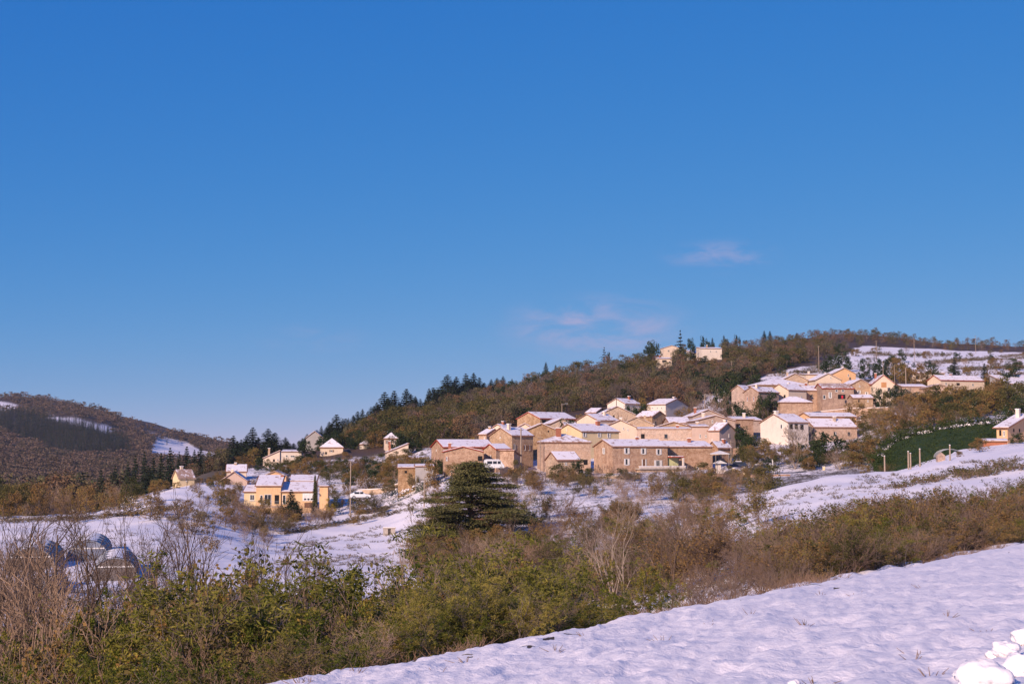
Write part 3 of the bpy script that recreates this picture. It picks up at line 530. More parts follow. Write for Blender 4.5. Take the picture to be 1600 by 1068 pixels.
def place(pr,name,loc,H,label,cat,group=None,rz=None,split=False,wid=None,lean=0):
    """an individual plant: own object; with its parts as children where they show"""
    rng=np.random.default_rng(1000+PLN[0]); PLN[0]+=1; rz=rng.random()*6.28 if rz is None else rz; s=H/pr.H; sx=s if wid is None else wid/pr.W if name in NOCL else min(max(wid/pr.W,s*CL[0]),s*CL[1])
    if split and pr.parts:
        o=empty(name,loc,rz); o.scale=(sx,sx,s)
        for nm,me in pr.parts: link(nm,me,o)
    else:
        o=link(name,pr.mesh); o.location=tuple(float(a) for a in loc); o.rotation_euler=(0,0,rz); o.scale=(sx,sx,s)
    if lean: o.rotation_euler=(lean,0,rz)
    tag(o,label,cat,group); return o
def merged(name,label,items,group=None):
    """items: (proto, loc, H, sx) -> ONE object of kind stuff"""
    rng=np.random.default_rng(len(items)); protos=list({id(i[0]):i[0] for i in items}.values()); mats=[]; Vs=[];Qs=[];mi=[];lf=[];ti=[];n=0
    for p in protos:
        for m in p.mats:
            if m not in mats: mats.append(m)
    for p,loc,H,sx in items:
        a=rng.random()*6.28; ca,sa=math.cos(a),math.sin(a); s=H/p.H; V=p.V*[s*sx,s*sx,s]
        V=np.stack([V[:,0]*ca-V[:,1]*sa+loc[0],V[:,0]*sa+V[:,1]*ca+loc[1],V[:,2]+loc[2]],1)
        mp=np.array([mats.index(m) for m in p.mats]); Vs.append(V.astype(np.float32));Qs.append(p.Q+n);mi.append(mp[p.mi]);lf.append(p.lf);ti.append(np.full(len(p.Q),rng.random()));n+=len(V)
    me=fastmesh(name,np.concatenate(Vs),np.concatenate(Qs),None,mats,np.concatenate(mi),{'leaf':('FACE',np.concatenate(lf)),'tint':('FACE',np.concatenate(ti))})
    o=link(name,me); tag(o,label,kind='stuff'); print(name,len(items),'plants',len(me.polygons),'faces'); return o
def jgrid(rng,poly,dx,dy):
    xs=[p[0] for p in poly];ys=[p[1] for p in poly]; out=[]
    y=min(ys); r=0
    while y<max(ys):
        x=min(xs)+(r%2)*dx*.5
        while x<max(xs):
            out.append((x+(rng.random()-.5)*dx,y+(rng.random()-.5)*dy)); x+=dx
        y+=dy; r+=1
    out=np.array(out); return out[inpoly(out[:,0],out[:,1],poly)]
# ------------------------------------------------------------------ houses
def solveY(px,pye,h):
    Y=np.exp(np.linspace(math.log(150),math.log(1100),700)); p=ray(px,pye,Y); g=zt(p[0],Y); k=np.where(p[2]-h<=g)[0]
    return float(Y[k[0]]) if len(k) else 760.0
def add_window(root,ox,oy,ux,uy,s,z,w,h,sh,kind='window',frame='white_paint'):
    """window on the wall through (ox,oy) with direction (ux,uy); the wall's outside is to the right of that direction"""
    nx,ny=uy,-ux
    def P(a,b,zz): return (ox+ux*a+nx*b, oy+uy*a+ny*b, zz)
    def bx(m,a0,a1,b0,b1,z0,z1,mi=0):
        V=[P(a0,b0,z0),P(a1,b0,z0),P(a1,b1,z0),P(a0,b1,z0),P(a0,b0,z1),P(a1,b0,z1),P(a1,b1,z1),P(a0,b1,z1)]
        m.add(V,[(0,1,2,3),(4,7,6,5),(0,4,5,1),(1,5,6,2),(2,6,7,3),(3,7,4,0)],mi)
    m=MB(); t=.09; a0,a1,z0,z1=s-w/2,s+w/2,z-h/2,z+h/2
    if kind=='window' or kind=='door':
        bx(m,a0,a0+t,.002,.07,z0,z1); bx(m,a1-t,a1,.002,.07,z0,z1); bx(m,a0+t,a1-t,.002,.07,z1-t,z1); bx(m,a0+t,a1-t,.002,.07,z0,z0+t)
        if w>.8: bx(m,s-.035,s+.035,.002,.065,z0+t,z1-t)
        bx(m,a0-.08,a1+.08,.002,.13,z0-.08,z0-.002)
        f=m.build(kind,M[frame],root)
        g=MB(); bx(g,a0+t,a1-t,.003,.03,z0+t,z1-t); g.build('pane',M['glass'],f)
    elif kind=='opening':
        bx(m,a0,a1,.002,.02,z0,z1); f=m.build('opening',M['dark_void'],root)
    elif kind=='board':
        bx(m,a0,a1,.002,.06,z0,z1); f=m.build('hatch',M['orange_board'],root)
    elif kind=='brown_door':
        bx(m,a0,a1,.002,.06,z0,z1); f=m.build('door',M['brown_wood'],root); bx(hm:=MB(),a1-.2,a1-.12,.062,.12,z-.05,z+.05); hm.build('handle',M['metal_grey'],f)
    elif kind=='garage':
        bx(m,a0,a1,.002,.08,z0,z1); f=m.build('garage_door',M['white_paint'],root); g=MB()
        for k in range(3): q=a0+w*(.14+.3*k); bx(g,q,q+w*.2,.083,.10,z0+h*.12,z0+h*.34)
        g.build('pane',M['glass'],f)
    if sh:
        mt={'w':'white_paint','b':'brown_wood','p':'pink_shutter','g':'grey_wood'}[sh]
        for q in (a0-w*.5-.03,a1+.03):
            b=MB(); bx(b,q,q+w*.5,.075,.12,z0,z1)
            for k in range(3): zz=z0+h*(.15+.35*k); bx(b,q+.03,q+w*.5-.03,.122,.14,zz,zz+.06)
            b.build('shutter',M[mt],root)
def roof_mesh(Lu,Lv,h,ridge,rise,oh,off,th,inset,mat,name,parent,ragged=False):
    """a slab over the eaves; ridge: u,v gable / mono_u low in front / mono_v low on the left / hip / flat"""
    e=oh-inset; m=MB(); a,b=(Lu,Lv)
    if ridge in('u','v'):
        W=Lv if ridge=='u' else Lu; L=Lu if ridge=='u' else Lv; sl=rise/(W/2)
        z=lambda s:h+rise-abs(s-W/2)*sl+off
        pr=[(-e,z(-e)),(W/2,z(W/2)),(W+e,z(W+e)),(W+e,z(W+e)-th),(W/2,z(W/2)-th),(-e,z(-e)-th)]
        m.extrude(pr,'x' if ridge=='u' else 'y',-e,L+e)
    elif ridge in('mono_u','mono_v','mono_u2','mono_v2'):
        W=Lv if 'u' in ridge else Lu; L=Lu if 'u' in ridge else Lv; sl=rise/W
        z=(lambda s:h+s*sl+off) if not ridge.endswith('2') else (lambda s:h+(W-s)*sl+off)
        pr=[(-e,z(-e)),(W+e,z(W+e)),(W+e,z(W+e)-th),(-e,z(-e)-th)]; m.extrude(pr,'x' if 'u' in ridge else 'y',-e,L+e)
    elif ridge=='flat': m.box(-e,a+e,-e,b+e,h+off-th,h+off)
    elif ridge=='hip':
        k=min(a,b)/2+oh; ze=h+off+inset*rise/k; top=h+off+rise
        if a>=b: r0,r1=(k-oh,b/2),(a-k+oh,b/2)
        else: r0,r1=(a/2,k-oh),(a/2,b-k+oh)
        V=[(-e,-e,ze),(a+e,-e,ze),(a+e,b+e,ze),(-e,b+e,ze),(r0[0],r0[1],top),(r1[0],r1[1],top)]
        V+= [(x,y,z-th) for x,y,z in V[:4]]
        Fc=[(0,1,5,4),(2,3,4,5),(1,2,5),(3,0,4),(0,6,7,1),(1,7,8,2),(2,8,9,3),(3,9,6,0),(6,9,8,7)] if a>=b else [(0,1,4),(1,2,5,4),(2,3,5),(3,0,4,5),(0,6,7,1),(1,7,8,2),(2,8,9,3),(3,9,6,0),(6,9,8,7)]
        m.add(V,Fc)
    return m.build(name,mat,parent)
HP={}
def blockparts(root,Lu,Lv,h,ridge,rise,wall,roof='roof_tile',snow='roof_snow',oh=.35,base=4.0,x0=0,y0=0,sub=None):
    m=MB(); z0=-base
    if ridge=='u': # gables on x=0 and x=Lu
        m.add([(0,0,z0),(0,Lv,z0),(0,Lv,h),(0,Lv/2,h+rise),(0,0,h),(Lu,0,z0),(Lu,Lv,z0),(Lu,Lv,h),(Lu,Lv/2,h+rise),(Lu,0,h)],[(0,4,3,2,1),(5,6,7,8,9),(0,5,9,4),(1,2,7,6),(4,9,8,3),(3,8,7,2)])
    elif ridge=='v':
        m.add([(0,0,z0),(Lu,0,z0),(Lu,0,h),(Lu/2,0,h+rise),(0,0,h),(0,Lv,z0),(Lu,Lv,z0),(Lu,Lv,h),(Lu/2,Lv,h+rise),(0,Lv,h)],[(0,1,2,3,4),(5,9,8,7,6),(0,4,9,5),(1,6,7,2),(4,3,8,9),(3,2,7,8)])
    elif ridge in('mono_u','mono_u2'):
        f,b=(h,h+rise) if ridge=='mono_u' else (h+rise,h)
        m.add([(0,0,z0),(Lu,0,z0),(Lu,Lv,z0),(0,Lv,z0),(0,0,f),(Lu,0,f),(Lu,Lv,b),(0,Lv,b)],[(0,1,5,4),(1,2,6,5),(2,3,7,6),(3,0,4,7),(4,5,6,7)])
    elif ridge in('mono_v','mono_v2'):
        f,b=(h,h+rise) if ridge=='mono_v' else (h+rise,h)
        m.add([(0,0,z0),(Lu,0,z0),(Lu,Lv,z0),(0,Lv,z0),(0,0,f),(Lu,0,b),(Lu,Lv,b),(0,Lv,f)],[(0,1,5,4),(1,2,6,5),(2,3,7,6),(3,0,4,7),(4,5,6,7)])
    else: m.box(0,Lu,0,Lv,z0,h)
    wl=m.build('wall',M[wall],root)
    r=roof_mesh(Lu,Lv,h,ridge,rise,oh,.20,.17,0,M[roof],'roof',root); obs=[wl,r]
    if snow: s=roof_mesh(Lu,Lv,h,ridge,rise,oh,.31,.10,.20,M[snow],'roof_snow',r)
    for o in (wl,r): o.location=(x0,y0,0)
    return wl,r
def house(name,label,xL,xM,xR,ye,h,th,ridge,rise,wall,D=None,dv=8.,du=8.,wins=(),roof='roof_tile',snow='roof_snow',chim=(),oh=.30,cat='house',group=None,base=4.0):
    th=R(th); Y=D or solveY(xM,ye,h); p=ray(xM,ye,Y); px,py,pz=p; zb=pz-h
    u=(math.cos(th),math.sin(th)); v=(-u[1],u[0])
    def solve(x,d,dflt):
        if x is None or abs(x-xM)<1: return dflt
        t=(x-800)/F*1.0
        cy=(534-ye)/F; k=CP-cy*SP; t/=k
        den=d[0]-t*d[1]; s=(t*py-px)/den
        return s if 1<s<70 else dflt
    Lu=solve(xR,u,du); Lv=solve(xL,v,dv)
    root=empty(name,(px,py,zb),th); tag(root,label,cat,group); HP[label]=(root,Lu,Lv,h)
    _,r=blockparts(root,Lu,Lv,h,ridge,rise,wall,roof,snow,oh,base)
    ppm=F/Y; wins=list(wins)
    if len(wins)<2 and cat=='house' and Lu>4:
        rr=np.random.default_rng(int(xM*7+ye)); 
        for q in range(2 if Lu<9 else 3):
            fx=(q+.3+.4*rr.random())/(2 if Lu<9 else 3); zz=h-1.5 if rr.random()<.6 or h<4 else h-4.0; cwid=ray(xM,ye,Y); wx_=.55+.35*rr.random(); add_window(root,0,0,1,0,fx*Lu,max(zz,1.2),wx_,wx_*1.25,None,'window' if rr.random()<.6 else 'opening','grey_wood')
    for wv in wins:
        wx,wy,ww,wh=wv[:4]; sh=wv[4] if len(wv)>4 else None; kd=wv[5] if len(wv)>5 else 'window'
        d=ray(wx,wy,1.0); org=np.array([px,py])
        if wx>=xM: ox,oy,ux,uy,dd=0,0,1,0,u; L=Lu
        else: ox,oy,ux,uy,dd=0,Lv,0,-1,v; L=Lv
        # intersect the sight line with the wall plane in plan
        A=np.array([[d[0],-dd[0]],[1.0,-dd[1]]]); k,s=np.linalg.solve(A,org); z=d[2]*k-zb
        s=min(max(s,.5),L-.5); a=s if wx>=xM else Lv-s
        add_window(root,ox,oy,ux,uy,a,z,ww/ppm,wh/ppm,sh,kd)
    rr=np.random.default_rng(int(xM*3+ye*11))
    if not chim and cat=='house' and rr.random()<.6 and ridge!='hip': chim=((.15+.6*rr.random(),.3+.4*rr.random(),.6,.55+.4*rr.random(),['brick_chimney','stucco_cream','rubble_stone_tan'][int(rr.integers(0,3))]),)
    for cx_,cy_,cw,chh,cm in chim:
        c=MB(); zr=h+rise*.5; c.box(cx_*Lu-cw/2,cx_*Lu+cw/2,cy_*Lv-cw/2,cy_*Lv+cw/2,h,h+rise+chh); ch=c.build('chimney',M[cm],r)
        c=MB(); c.box(cx_*Lu-cw/2-.08,cx_*Lu+cw/2+.08,cy_*Lv-cw/2-.08,cy_*Lv+cw/2+.08,h+rise+chh+.002,h+rise+chh+.14)
        # cap sits in the chimney mesh's frame
        k=c.build('chimney_cap',M['snow'],r)
    return root
so_,st_,sp_='rubble_stone_orange','rubble_stone_tan','rubble_stone_pink'
G='houses of the village on the hillside'
def Hh(*a,**k): k.setdefault('group',G); return house(*a,**k)
# --- left edge of the village
Hh('stone_barn','long orange stone barn with one straight snowy roof at the left end of the village',674,693,772,699,6.2,16,'u',1.5,so_,roof='red_roof_tile',wins=[(680,717,2.4,7,'p'),(686,718,2.4,7,'p'),(682,703,2,3)],cat='barn',D=300)
Hh('stone_annex','low gabled stone annex with red verge in front of the long orange barn',None,693,754,706,4.0,4,'v',1.0,so_,roof='red_roof_tile',dv=5,wins=[(698,716,2.4,6,'p'),(750,716,7,8,None,'opening')],D=292)
Hh('stone_house','small stone gabled house joined to the right end of the long barn',756,775,797,702,3.4,38,'u',1.0,so_,roof='red_roof_tile',D=296,wins=[(767,714,2.5,6,'g'),(786,712,3,5)])
Hh('lean_to','low stone lean-to with a white single-pitch roof beside the utility pole',781,803,813,712,3.2,62,'mono_v2',.9,so_,D=286,cat='shed')
Hh('stone_house','two storey stone house with a plain left gable and brown shutters above the lean-to',765,800,833,681,7.2,44,'u',1.7,st_,D=306,wins=[(803.5,698,3,8,'g'),(820,699,3.2,8,'b'),(827,699,2.4,8,'b'),(812,712,4,5,None,'opening'),(782,683,1.6,1.8)])
Hh('stone_house','small gabled stone house half behind the two storey house with brown shutters',748,760,785,679,5,60,'v',1.2,so_,D=330,wins=[(758,684,1.5,3)])
Hh('cream_house','pale gabled house highest on the left edge of the old village',765,790,804,671,5,55,'u',1.2,'stucco_cream',D=350,dv=9)
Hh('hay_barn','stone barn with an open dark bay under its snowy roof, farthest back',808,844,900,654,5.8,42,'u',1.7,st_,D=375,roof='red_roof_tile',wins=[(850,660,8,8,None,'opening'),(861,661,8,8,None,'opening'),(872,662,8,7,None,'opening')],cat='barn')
Hh('cream_house','narrow cream gabled house in front of the big open barn',None,803,836,671,5,-3,'v',1.3,'stucco_cream',D=335,wins=[(824,672,1.8,3)],dv=11)
Hh('stone_house','tall tan stone house with a wide gable and a round vent under its ridge',None,821,871,673,6.8,3,'v',1.55,st_,D=322,dv=12,wins=[(857,673.5,2.4,2.6,None,'opening'),(842,701,3.2,7,'b'),(851,696,3.5,9,'b')])
Hh('stone_house','dark stone gable between the open barn and the cream house',None,861,894,662,5.5,8,'v',1.2,st_,D=348,dv=13)
Hh('cream_house','cream two storey house with three white shuttered windows on its long front',868,909,967,674.5,6.5,34,'u',1.7,'stucco_yellow',D=322,wins=[(913,678.5,3.2,7,'w'),(936,679,3,7,'w'),(951,680,3,7,'w'),(886,671,1.6,4)],chim=[(.72,.4,.8,.9,'brick_chimney')])
Hh('stone_house','broad windowless stone house with a low hipped snowy roof and a tall brick chimney',None,851,923,692,6.6,9,'hip',1.7,so_,D=300,dv=9,chim=[(.36,.35,1.0,1.5,'brick_chimney')],snow='thin_roof_snow')
Hh('stone_hut','small stone hut with a one slope white roof in front of the hipped stone house',853,871,906,719,3.4,22,'u',1.5,st_,D=280,wins=[(884,724,3.5,3.5),(896,728,4,8,None,'opening')],cat='hut',du=6)
# --- the large house and its neighbours
Hh('stone_farmhouse','large orange stone farmhouse with white shutters on two storeys and a snowy balcony',928,957,1043,698,6.9,24,'u',1.35,so_,D=290,wins=[(944,704,3.6,9,'w'),(979,704,4.6,9,'w'),(1005,704.5,4.6,9,'w'),(1029,705.5,4.6,9,'w'),(979,721,4.6,10,'w'),(1006,722.5,4,11,'w','brown_door'),(1028,723.5,7,10,'w','door')],chim=[(.62,.5,.5,.7,'brick_chimney')])
Hh('stone_outhouse','long low windowless stone building joined to the right of the large farmhouse',None,1043.5,1113,698.5,6.4,14,'u',1.1,so_,D=299,dv=9,wins=[(1071,729,4,4),(1090,731,4,4)])
Hh('stone_outhouse','stone wing with a falling white roof line behind the garden pavilion',1105,1122,1143,700,5.2,38,'u',1.3,so_,D=312)
Hh('great_wall_house','wide plain stone building with a flat snowy top in the centre of the village',None,995,1086,671,5.0,-5,'mono_u',.5,so_,D=328,dv=10,oh=.1)
Hh('cream_house','cream gabled house with two small windows in the middle of the village',None,943,995,668,4.8,-4,'v',1.75,'stucco_cream',D=345,dv=16,wins=[(974,669,1.8,4),(981,671,2,3)],snow='thin_roof_snow')
Hh('stone_house','stone house with bare tan tiles on its right slope behind the cream gable',None,968,1022,664,4.5,-8,'v',1.9,st_,D=362,dv=14,snow='sparse_roof_snow',roof='bare_tan_tile')
Hh('cream_house','long cream house with a broad white roof above the three shuttered windows',901,934,966,657,4.8,40,'u',1.6,'stucco_cream',D=358,dv=12)
Hh('stone_house','small brown stone house high behind the long white roofs',915,931,948,645,4.6,62,'v',1.3,st_,D=400,wins=[(920,648,1.4,2.5),(925,648.5,1.4,2.5)],du=12)
Hh('stone_barn','stone barn with a wide gable, a dark door and a low white left slope',None,935,993,648.5,4.6,3,'v',2.3,st_,D=385,dv=12,wins=[(959,651.5,2.5,6,None,'opening')],cat='barn')
Hh('white_house','white gabled house at the upper edge of the village left of the fenced garden',949,977,1001,631,5.4,46,'u',1.6,'stucco_white',D=425,wins=[(990,639,2.5,3)])
Hh('white_house','white gabled house at the upper edge of the village with its gable turned right',1011,1040,1075,632,5,52,'v',1.8,'stucco_white',D=425,wins=[(1020,637,2.2,2.5),(1027,637,2.2,2.5),(1034,637,2.2,2.5)],roof='roof_tile')
Hh('stone_house','low stone house with a bright white roof below the two upper white houses',993,1019,1042,651,4.4,45,'v',1.5,st_,D=388)
Hh('stone_house','low brown gabled house behind the stepped roofs in the village centre',None,1020,1086,669,4,-3,'v',1.5,st_,D=352,dv=12,snow='roof_snow')
Hh('stone_house','tan stone house with a narrow cream side and a snowy left slope',None,1082,1131,650.5,6,5,'v',1.7,sp_,D=372,dv=12,wins=[(1089,655,1.6,4)])
Hh('stone_house','grey pink stone house with a wide gable and small high windows',None,1086,1149,658,6.6,4,'v',1.3,sp_,D=345,dv=10,wins=[(1113,658,2,5),(1120,661,2.2,5),(1100,664,2,2)])
Hh('stone_house','flat fronted pink wing right of the wide gabled stone house',None,1147,1177,655.5,6,4,'mono_u',.7,sp_,D=350,dv=7,wins=[(1155,667,2,4)])
Hh('cream_house','cream flat roofed house with two small windows and a thick snow cap',None,1081,1107,667,5,-2,'mono_u',.5,'render_pinkish',D=326,dv=8,wins=[(1094,681,2.4,6),(1103,681,2.4,4)])
Hh('stone_house','pale stone house with dark eaves whose gable faces right in the village centre',1107,1124,1149,673,6,46,'v',1.7,'render_pinkish',D=320,wins=[(1113,687,1.6,3),(1139,680,2,5)])
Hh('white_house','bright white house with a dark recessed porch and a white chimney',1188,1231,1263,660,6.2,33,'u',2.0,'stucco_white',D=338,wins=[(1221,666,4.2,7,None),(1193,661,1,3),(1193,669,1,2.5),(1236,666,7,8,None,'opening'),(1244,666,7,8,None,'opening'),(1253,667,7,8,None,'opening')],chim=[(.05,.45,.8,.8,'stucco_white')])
Hh('long_stone_house','long stone house with a white roof, lower of the two right of the white house',1249,1272,1339,667.5,4.6,17,'u',2.0,so_,D=345,wins=[(1306,676,2,3)])
Hh('long_stone_house','low house with a thin stuccoed front, upper of two right of the white house',1246,1266,1338,651,3.2,17,'u',1.0,'stucco_peach',D=368)
Hh('low_shed','low shed with a bluish snow roof between the pink wing and the bright white house',None,1165,1190,657,2.4,4,'mono_u',.9,sp_,D=365,dv=7,cat='shed')
Hh('stone_house','narrow stone house with a snowy roof just above the long flat topped stone wall',None,1046,1079,661,3.4,6,'u',1.4,sp_,D=360,dv=8,wins=[(1058,665,2,3),(1070,665,2,3)])
Hh('stone_outhouse','small snow roofed stone outhouse on the terrace below the plain gabled house',None,1333,1364,622,2.6,3,'u',.9,st_,D=402,dv=5,cat='outbuilding',wins=[(1342,626,2,4,None,'opening'),(1356,626,2,3)])
Hh('stone_outhouse','little stone outhouse under snow between the stone gables in the village centre',None,884,903,668,3,10,'u',1.1,so_,D=338,dv=6,cat='outbuilding')
# --- upper village
Hh('stone_house','grey stone gabled house at the left end of the upper hamlet',1143,1163,1175,610,6.3,50,'u',1.5,sp_,D=425)
Hh('stone_house','stone house with a pair of pink shuttered windows in its gable',1162,1185,1217,612.5,6,42,'u',1.5,sp_,D=405,wins=[(1168,623,2.4,6,'p'),(1178,623,2.4,6,'p')])
Hh('stone_house','house with the broadest snowy hipped roof of the upper hamlet',None,1184,1264,602,4.5,8,'hip',2.2,st_,D=440,dv=14)
Hh('cream_house','cream gabled house with a stone right wing in the middle of the upper hamlet',1203,1232,1260,609.5,5.6,36,'u',1.8,'stucco_cream',D=412,wins=[(1226,619,4,5,None,'opening'),(1252,619.5,2.5,2.5)])
Hh('stone_house','tan stone wing between the cream gable and the red roofed house',None,1260,1285,610.5,5.2,10,'u',1.5,so_,D=420,dv=8,wins=[(1269,621,2.5,4)])
Hh('stone_outhouse','low stone outbuilding with a trapezoid white roof in front of the upper hamlet',None,1219,1269,629.5,3.0,4,'hip',1.7,so_,D=394,dv=7,cat='outbuilding')
Hh('stone_house','brown stone gable rising behind the broadest roof of the upper hamlet',None,1222,1262,594,4,2,'v',2.1,st_,D=462,dv=9)
Hh('cream_house','low cream house with a flat snowy roof behind the upper hamlet',None,1259,1293,585.5,3.6,5,'mono_u',.6,'stucco_cream',D=485)
Hh('cream_house','cream gabled house with one small window below the tall peach house',None,1274,1314,594,3.8,5,'v',2.1,'stucco_cream',D=455,dv=10,wins=[(1298,590,1.6,4)])
Hh('peach_house','tall peach gabled house with one window at the top of the hamlet',None,1301,1337,584,5.0,5,'v',1.9,'stucco_peach',D=475,wins=[(1325.5,586,2,4)],dv=9)
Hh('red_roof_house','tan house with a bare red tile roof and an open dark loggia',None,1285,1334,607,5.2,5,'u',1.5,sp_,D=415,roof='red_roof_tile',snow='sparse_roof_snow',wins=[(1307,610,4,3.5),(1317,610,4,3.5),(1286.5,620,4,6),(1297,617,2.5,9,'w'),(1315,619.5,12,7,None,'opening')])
Hh('stone_house','plain stone gabled house with two white windows right of the red roof',None,1325,1365,603.5,5.6,5,'v',2.0,st_,D=418,dv=11,wins=[(1343,603,1.8,2),(1342,612,2.5,5,'w'),(1354,614,2.6,4,'w')])
Hh('red_roof_house','tall house with white upper gable, an orange hatch and a half red roof',None,1363,1398,600,6.2,-4,'v',2.6,'stucco_cream',D=415,dv=10,snow='thin_roof_snow',roof='red_roof_tile',wins=[(1381,601,8,8,None,'board')])
Hh('stone_outhouse','low stone building with a thin white roof right of the half red roof',None,1410,1448,604.5,3.4,4,'u',.8,so_,D=425,wins=[(1434,613,1.8,4),(1437,613,1.8,4)],cat='outbuilding')
Hh('stone_outhouse','plain stone gable joined to the right of the thin white roof',None,1446,1489,606.5,3.2,2,'v',1.1,so_,D=420,snow='sparse_roof_snow',roof='bare_tan_tile',cat='outbuilding')
Hh('cream_bungalow','long cream bungalow with a dark porch on the right of the hamlet',1449,1470,1538,594,4.0,20,'u',1.6,'stucco_cream',D=450,wins=[(1497,600,6,4,None,'opening'),(1478,599,3,3),(1520,601,3,4)],roof='red_roof_tile')
Hh('white_roof_house','house sunk in the trees with only a wide white roof showing above the bungalow',None,1421,1476,583.5,2.6,4,'hip',1.9,'stucco_cream',D=500)
Hh('barn','white roofed barn cut by the right edge of the picture above the trees',None,1576,1640,600,3,8,'mono_u',3.2,'render_grey',D=430,dv=12,cat='barn')
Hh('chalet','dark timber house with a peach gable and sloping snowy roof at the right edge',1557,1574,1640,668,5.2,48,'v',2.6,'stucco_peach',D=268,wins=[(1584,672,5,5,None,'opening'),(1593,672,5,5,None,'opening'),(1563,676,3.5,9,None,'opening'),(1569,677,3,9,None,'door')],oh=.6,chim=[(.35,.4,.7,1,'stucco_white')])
Hh('red_shed','long low rust coloured shed with a snowy top left of the timber house',None,1537,1574,690,2.1,-14,'mono_u',.35,'rust_panel',D=258,dv=3.5,cat='shed')
# --- houses on the wooded hilltop
Hh('hilltop_house','white house block with a flat snowy roof highest on the wooded hill',None,1096,1128,544.5,6,8,'mono_u',1.1,'stucco_white',dv=9,wins=[(1110,549,2,2),(1119,549,2,2)])
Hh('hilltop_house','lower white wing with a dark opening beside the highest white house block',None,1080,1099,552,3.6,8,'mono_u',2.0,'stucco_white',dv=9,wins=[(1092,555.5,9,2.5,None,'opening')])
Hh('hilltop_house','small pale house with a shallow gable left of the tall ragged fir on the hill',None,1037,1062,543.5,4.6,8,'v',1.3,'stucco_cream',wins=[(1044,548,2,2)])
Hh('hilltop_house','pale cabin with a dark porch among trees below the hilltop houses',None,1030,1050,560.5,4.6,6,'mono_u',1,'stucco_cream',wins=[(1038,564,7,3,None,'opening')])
# --- scattered houses on the left
GL='scattered houses left of the village'
Hh('villa','white villa with a straight flat roof among trees on the left',None,439,471,706,4.6,4,'mono_u',.5,'stucco_white',D=440,wins=[(457,712.5,6,3),(448,712,3,3)],group=GL)
Hh('villa','cream house with a one slope roof rising right, beside the flat roofed white villa',None,411,437,716,3.4,6,'mono_v',2.2,'stucco_cream',D=425,wins=[(428,719,3,4,None,'opening'),(434,718,2,3)],group=GL)
Hh('villa','cream house with a wide white roof at the left end of the scattered houses',None,354,385,737,3.6,10,'u',1.7,'stucco_cream',D=375,wins=[(372,742,5,3)],group=GL)
Hh('villa','square house with a white pyramid roof in front of the conifers',None,500,536,700,4,6,'hip',2.9,'stucco_cream',D=445,dv=10,wins=[(518,704,3,3,'b')],group=GL)
Hh('villa','two storey cream house with brown shutters under the firs on the slope',None,602,622,686,5.8,8,'hip',1.8,'stucco_cream',D=430,dv=8,wins=[(604.5,690,1.8,6,'b'),(610,690,1.8,6,'b'),(616,690,1.8,6,'b')],group=GL)
Hh('villa','small pale house half hidden by a dark tree on the slope',None,562,580,695,4.2,6,'hip',1.3,'stucco_white',D=455,group=GL)
Hh('villa','long cream house with a dark verge climbing to the right below the two storey house',None,604,638,707,4.6,8,'mono_v',2.4,'stucco_cream',D=395,dv=7,group=GL,wins=[(610,714,2,3)])
Hh('villa','tan roofed house sunk among shrubs above the orange villa',None,344,386,752,3,6,'v',2.2,'render_pinkish',D=345,group=GL,snow='thin_roof_snow')
Hh('villa','low tan building with a bare roof behind the orange villa',None,411,447,744,2.4,4,'v',1.1,'stucco_peach',D=345,group=GL,snow='sparse_roof_snow',roof='bare_tan_tile')
Hh('villa','dark roofed house on the skyline at the foot of the wood',None,478,505,684,3,4,'v',2.3,'render_grey',D=505,group=GL,snow='thin_roof_snow')
Hh('yellow_house','low yellow house in trees at the far left of the settlement',270,280,304,747,3.4,35,'u',1.8,'stucco_yellow',D=335,group=GL,snow='sparse_roof_snow',roof='bare_tan_tile',wins=[(291,750,2,3)])
Hh('grey_shed','grey metal shed with a thin snowy lid left of the long orange barn',None,649,677,729,2.0,4,'mono_u',.3,'render_grey',D=287,dv=4,group=GL,cat='shed')
Hh('stone_shed','low brown stone shed with a white lid below the grey metal shed',None,622,650,731,2.6,4,'mono_u',.5,st_,D=292,dv=5,group=GL,cat='shed',wins=[(634,737,4,4,None,'opening')])
Hh('grey_shed','grey slab sided shed with snow on its lid beside the climbing cream house',None,639,668,716,2,4,'mono_u',.4,'render_grey',D=360,dv=5,group=GL,cat='shed')
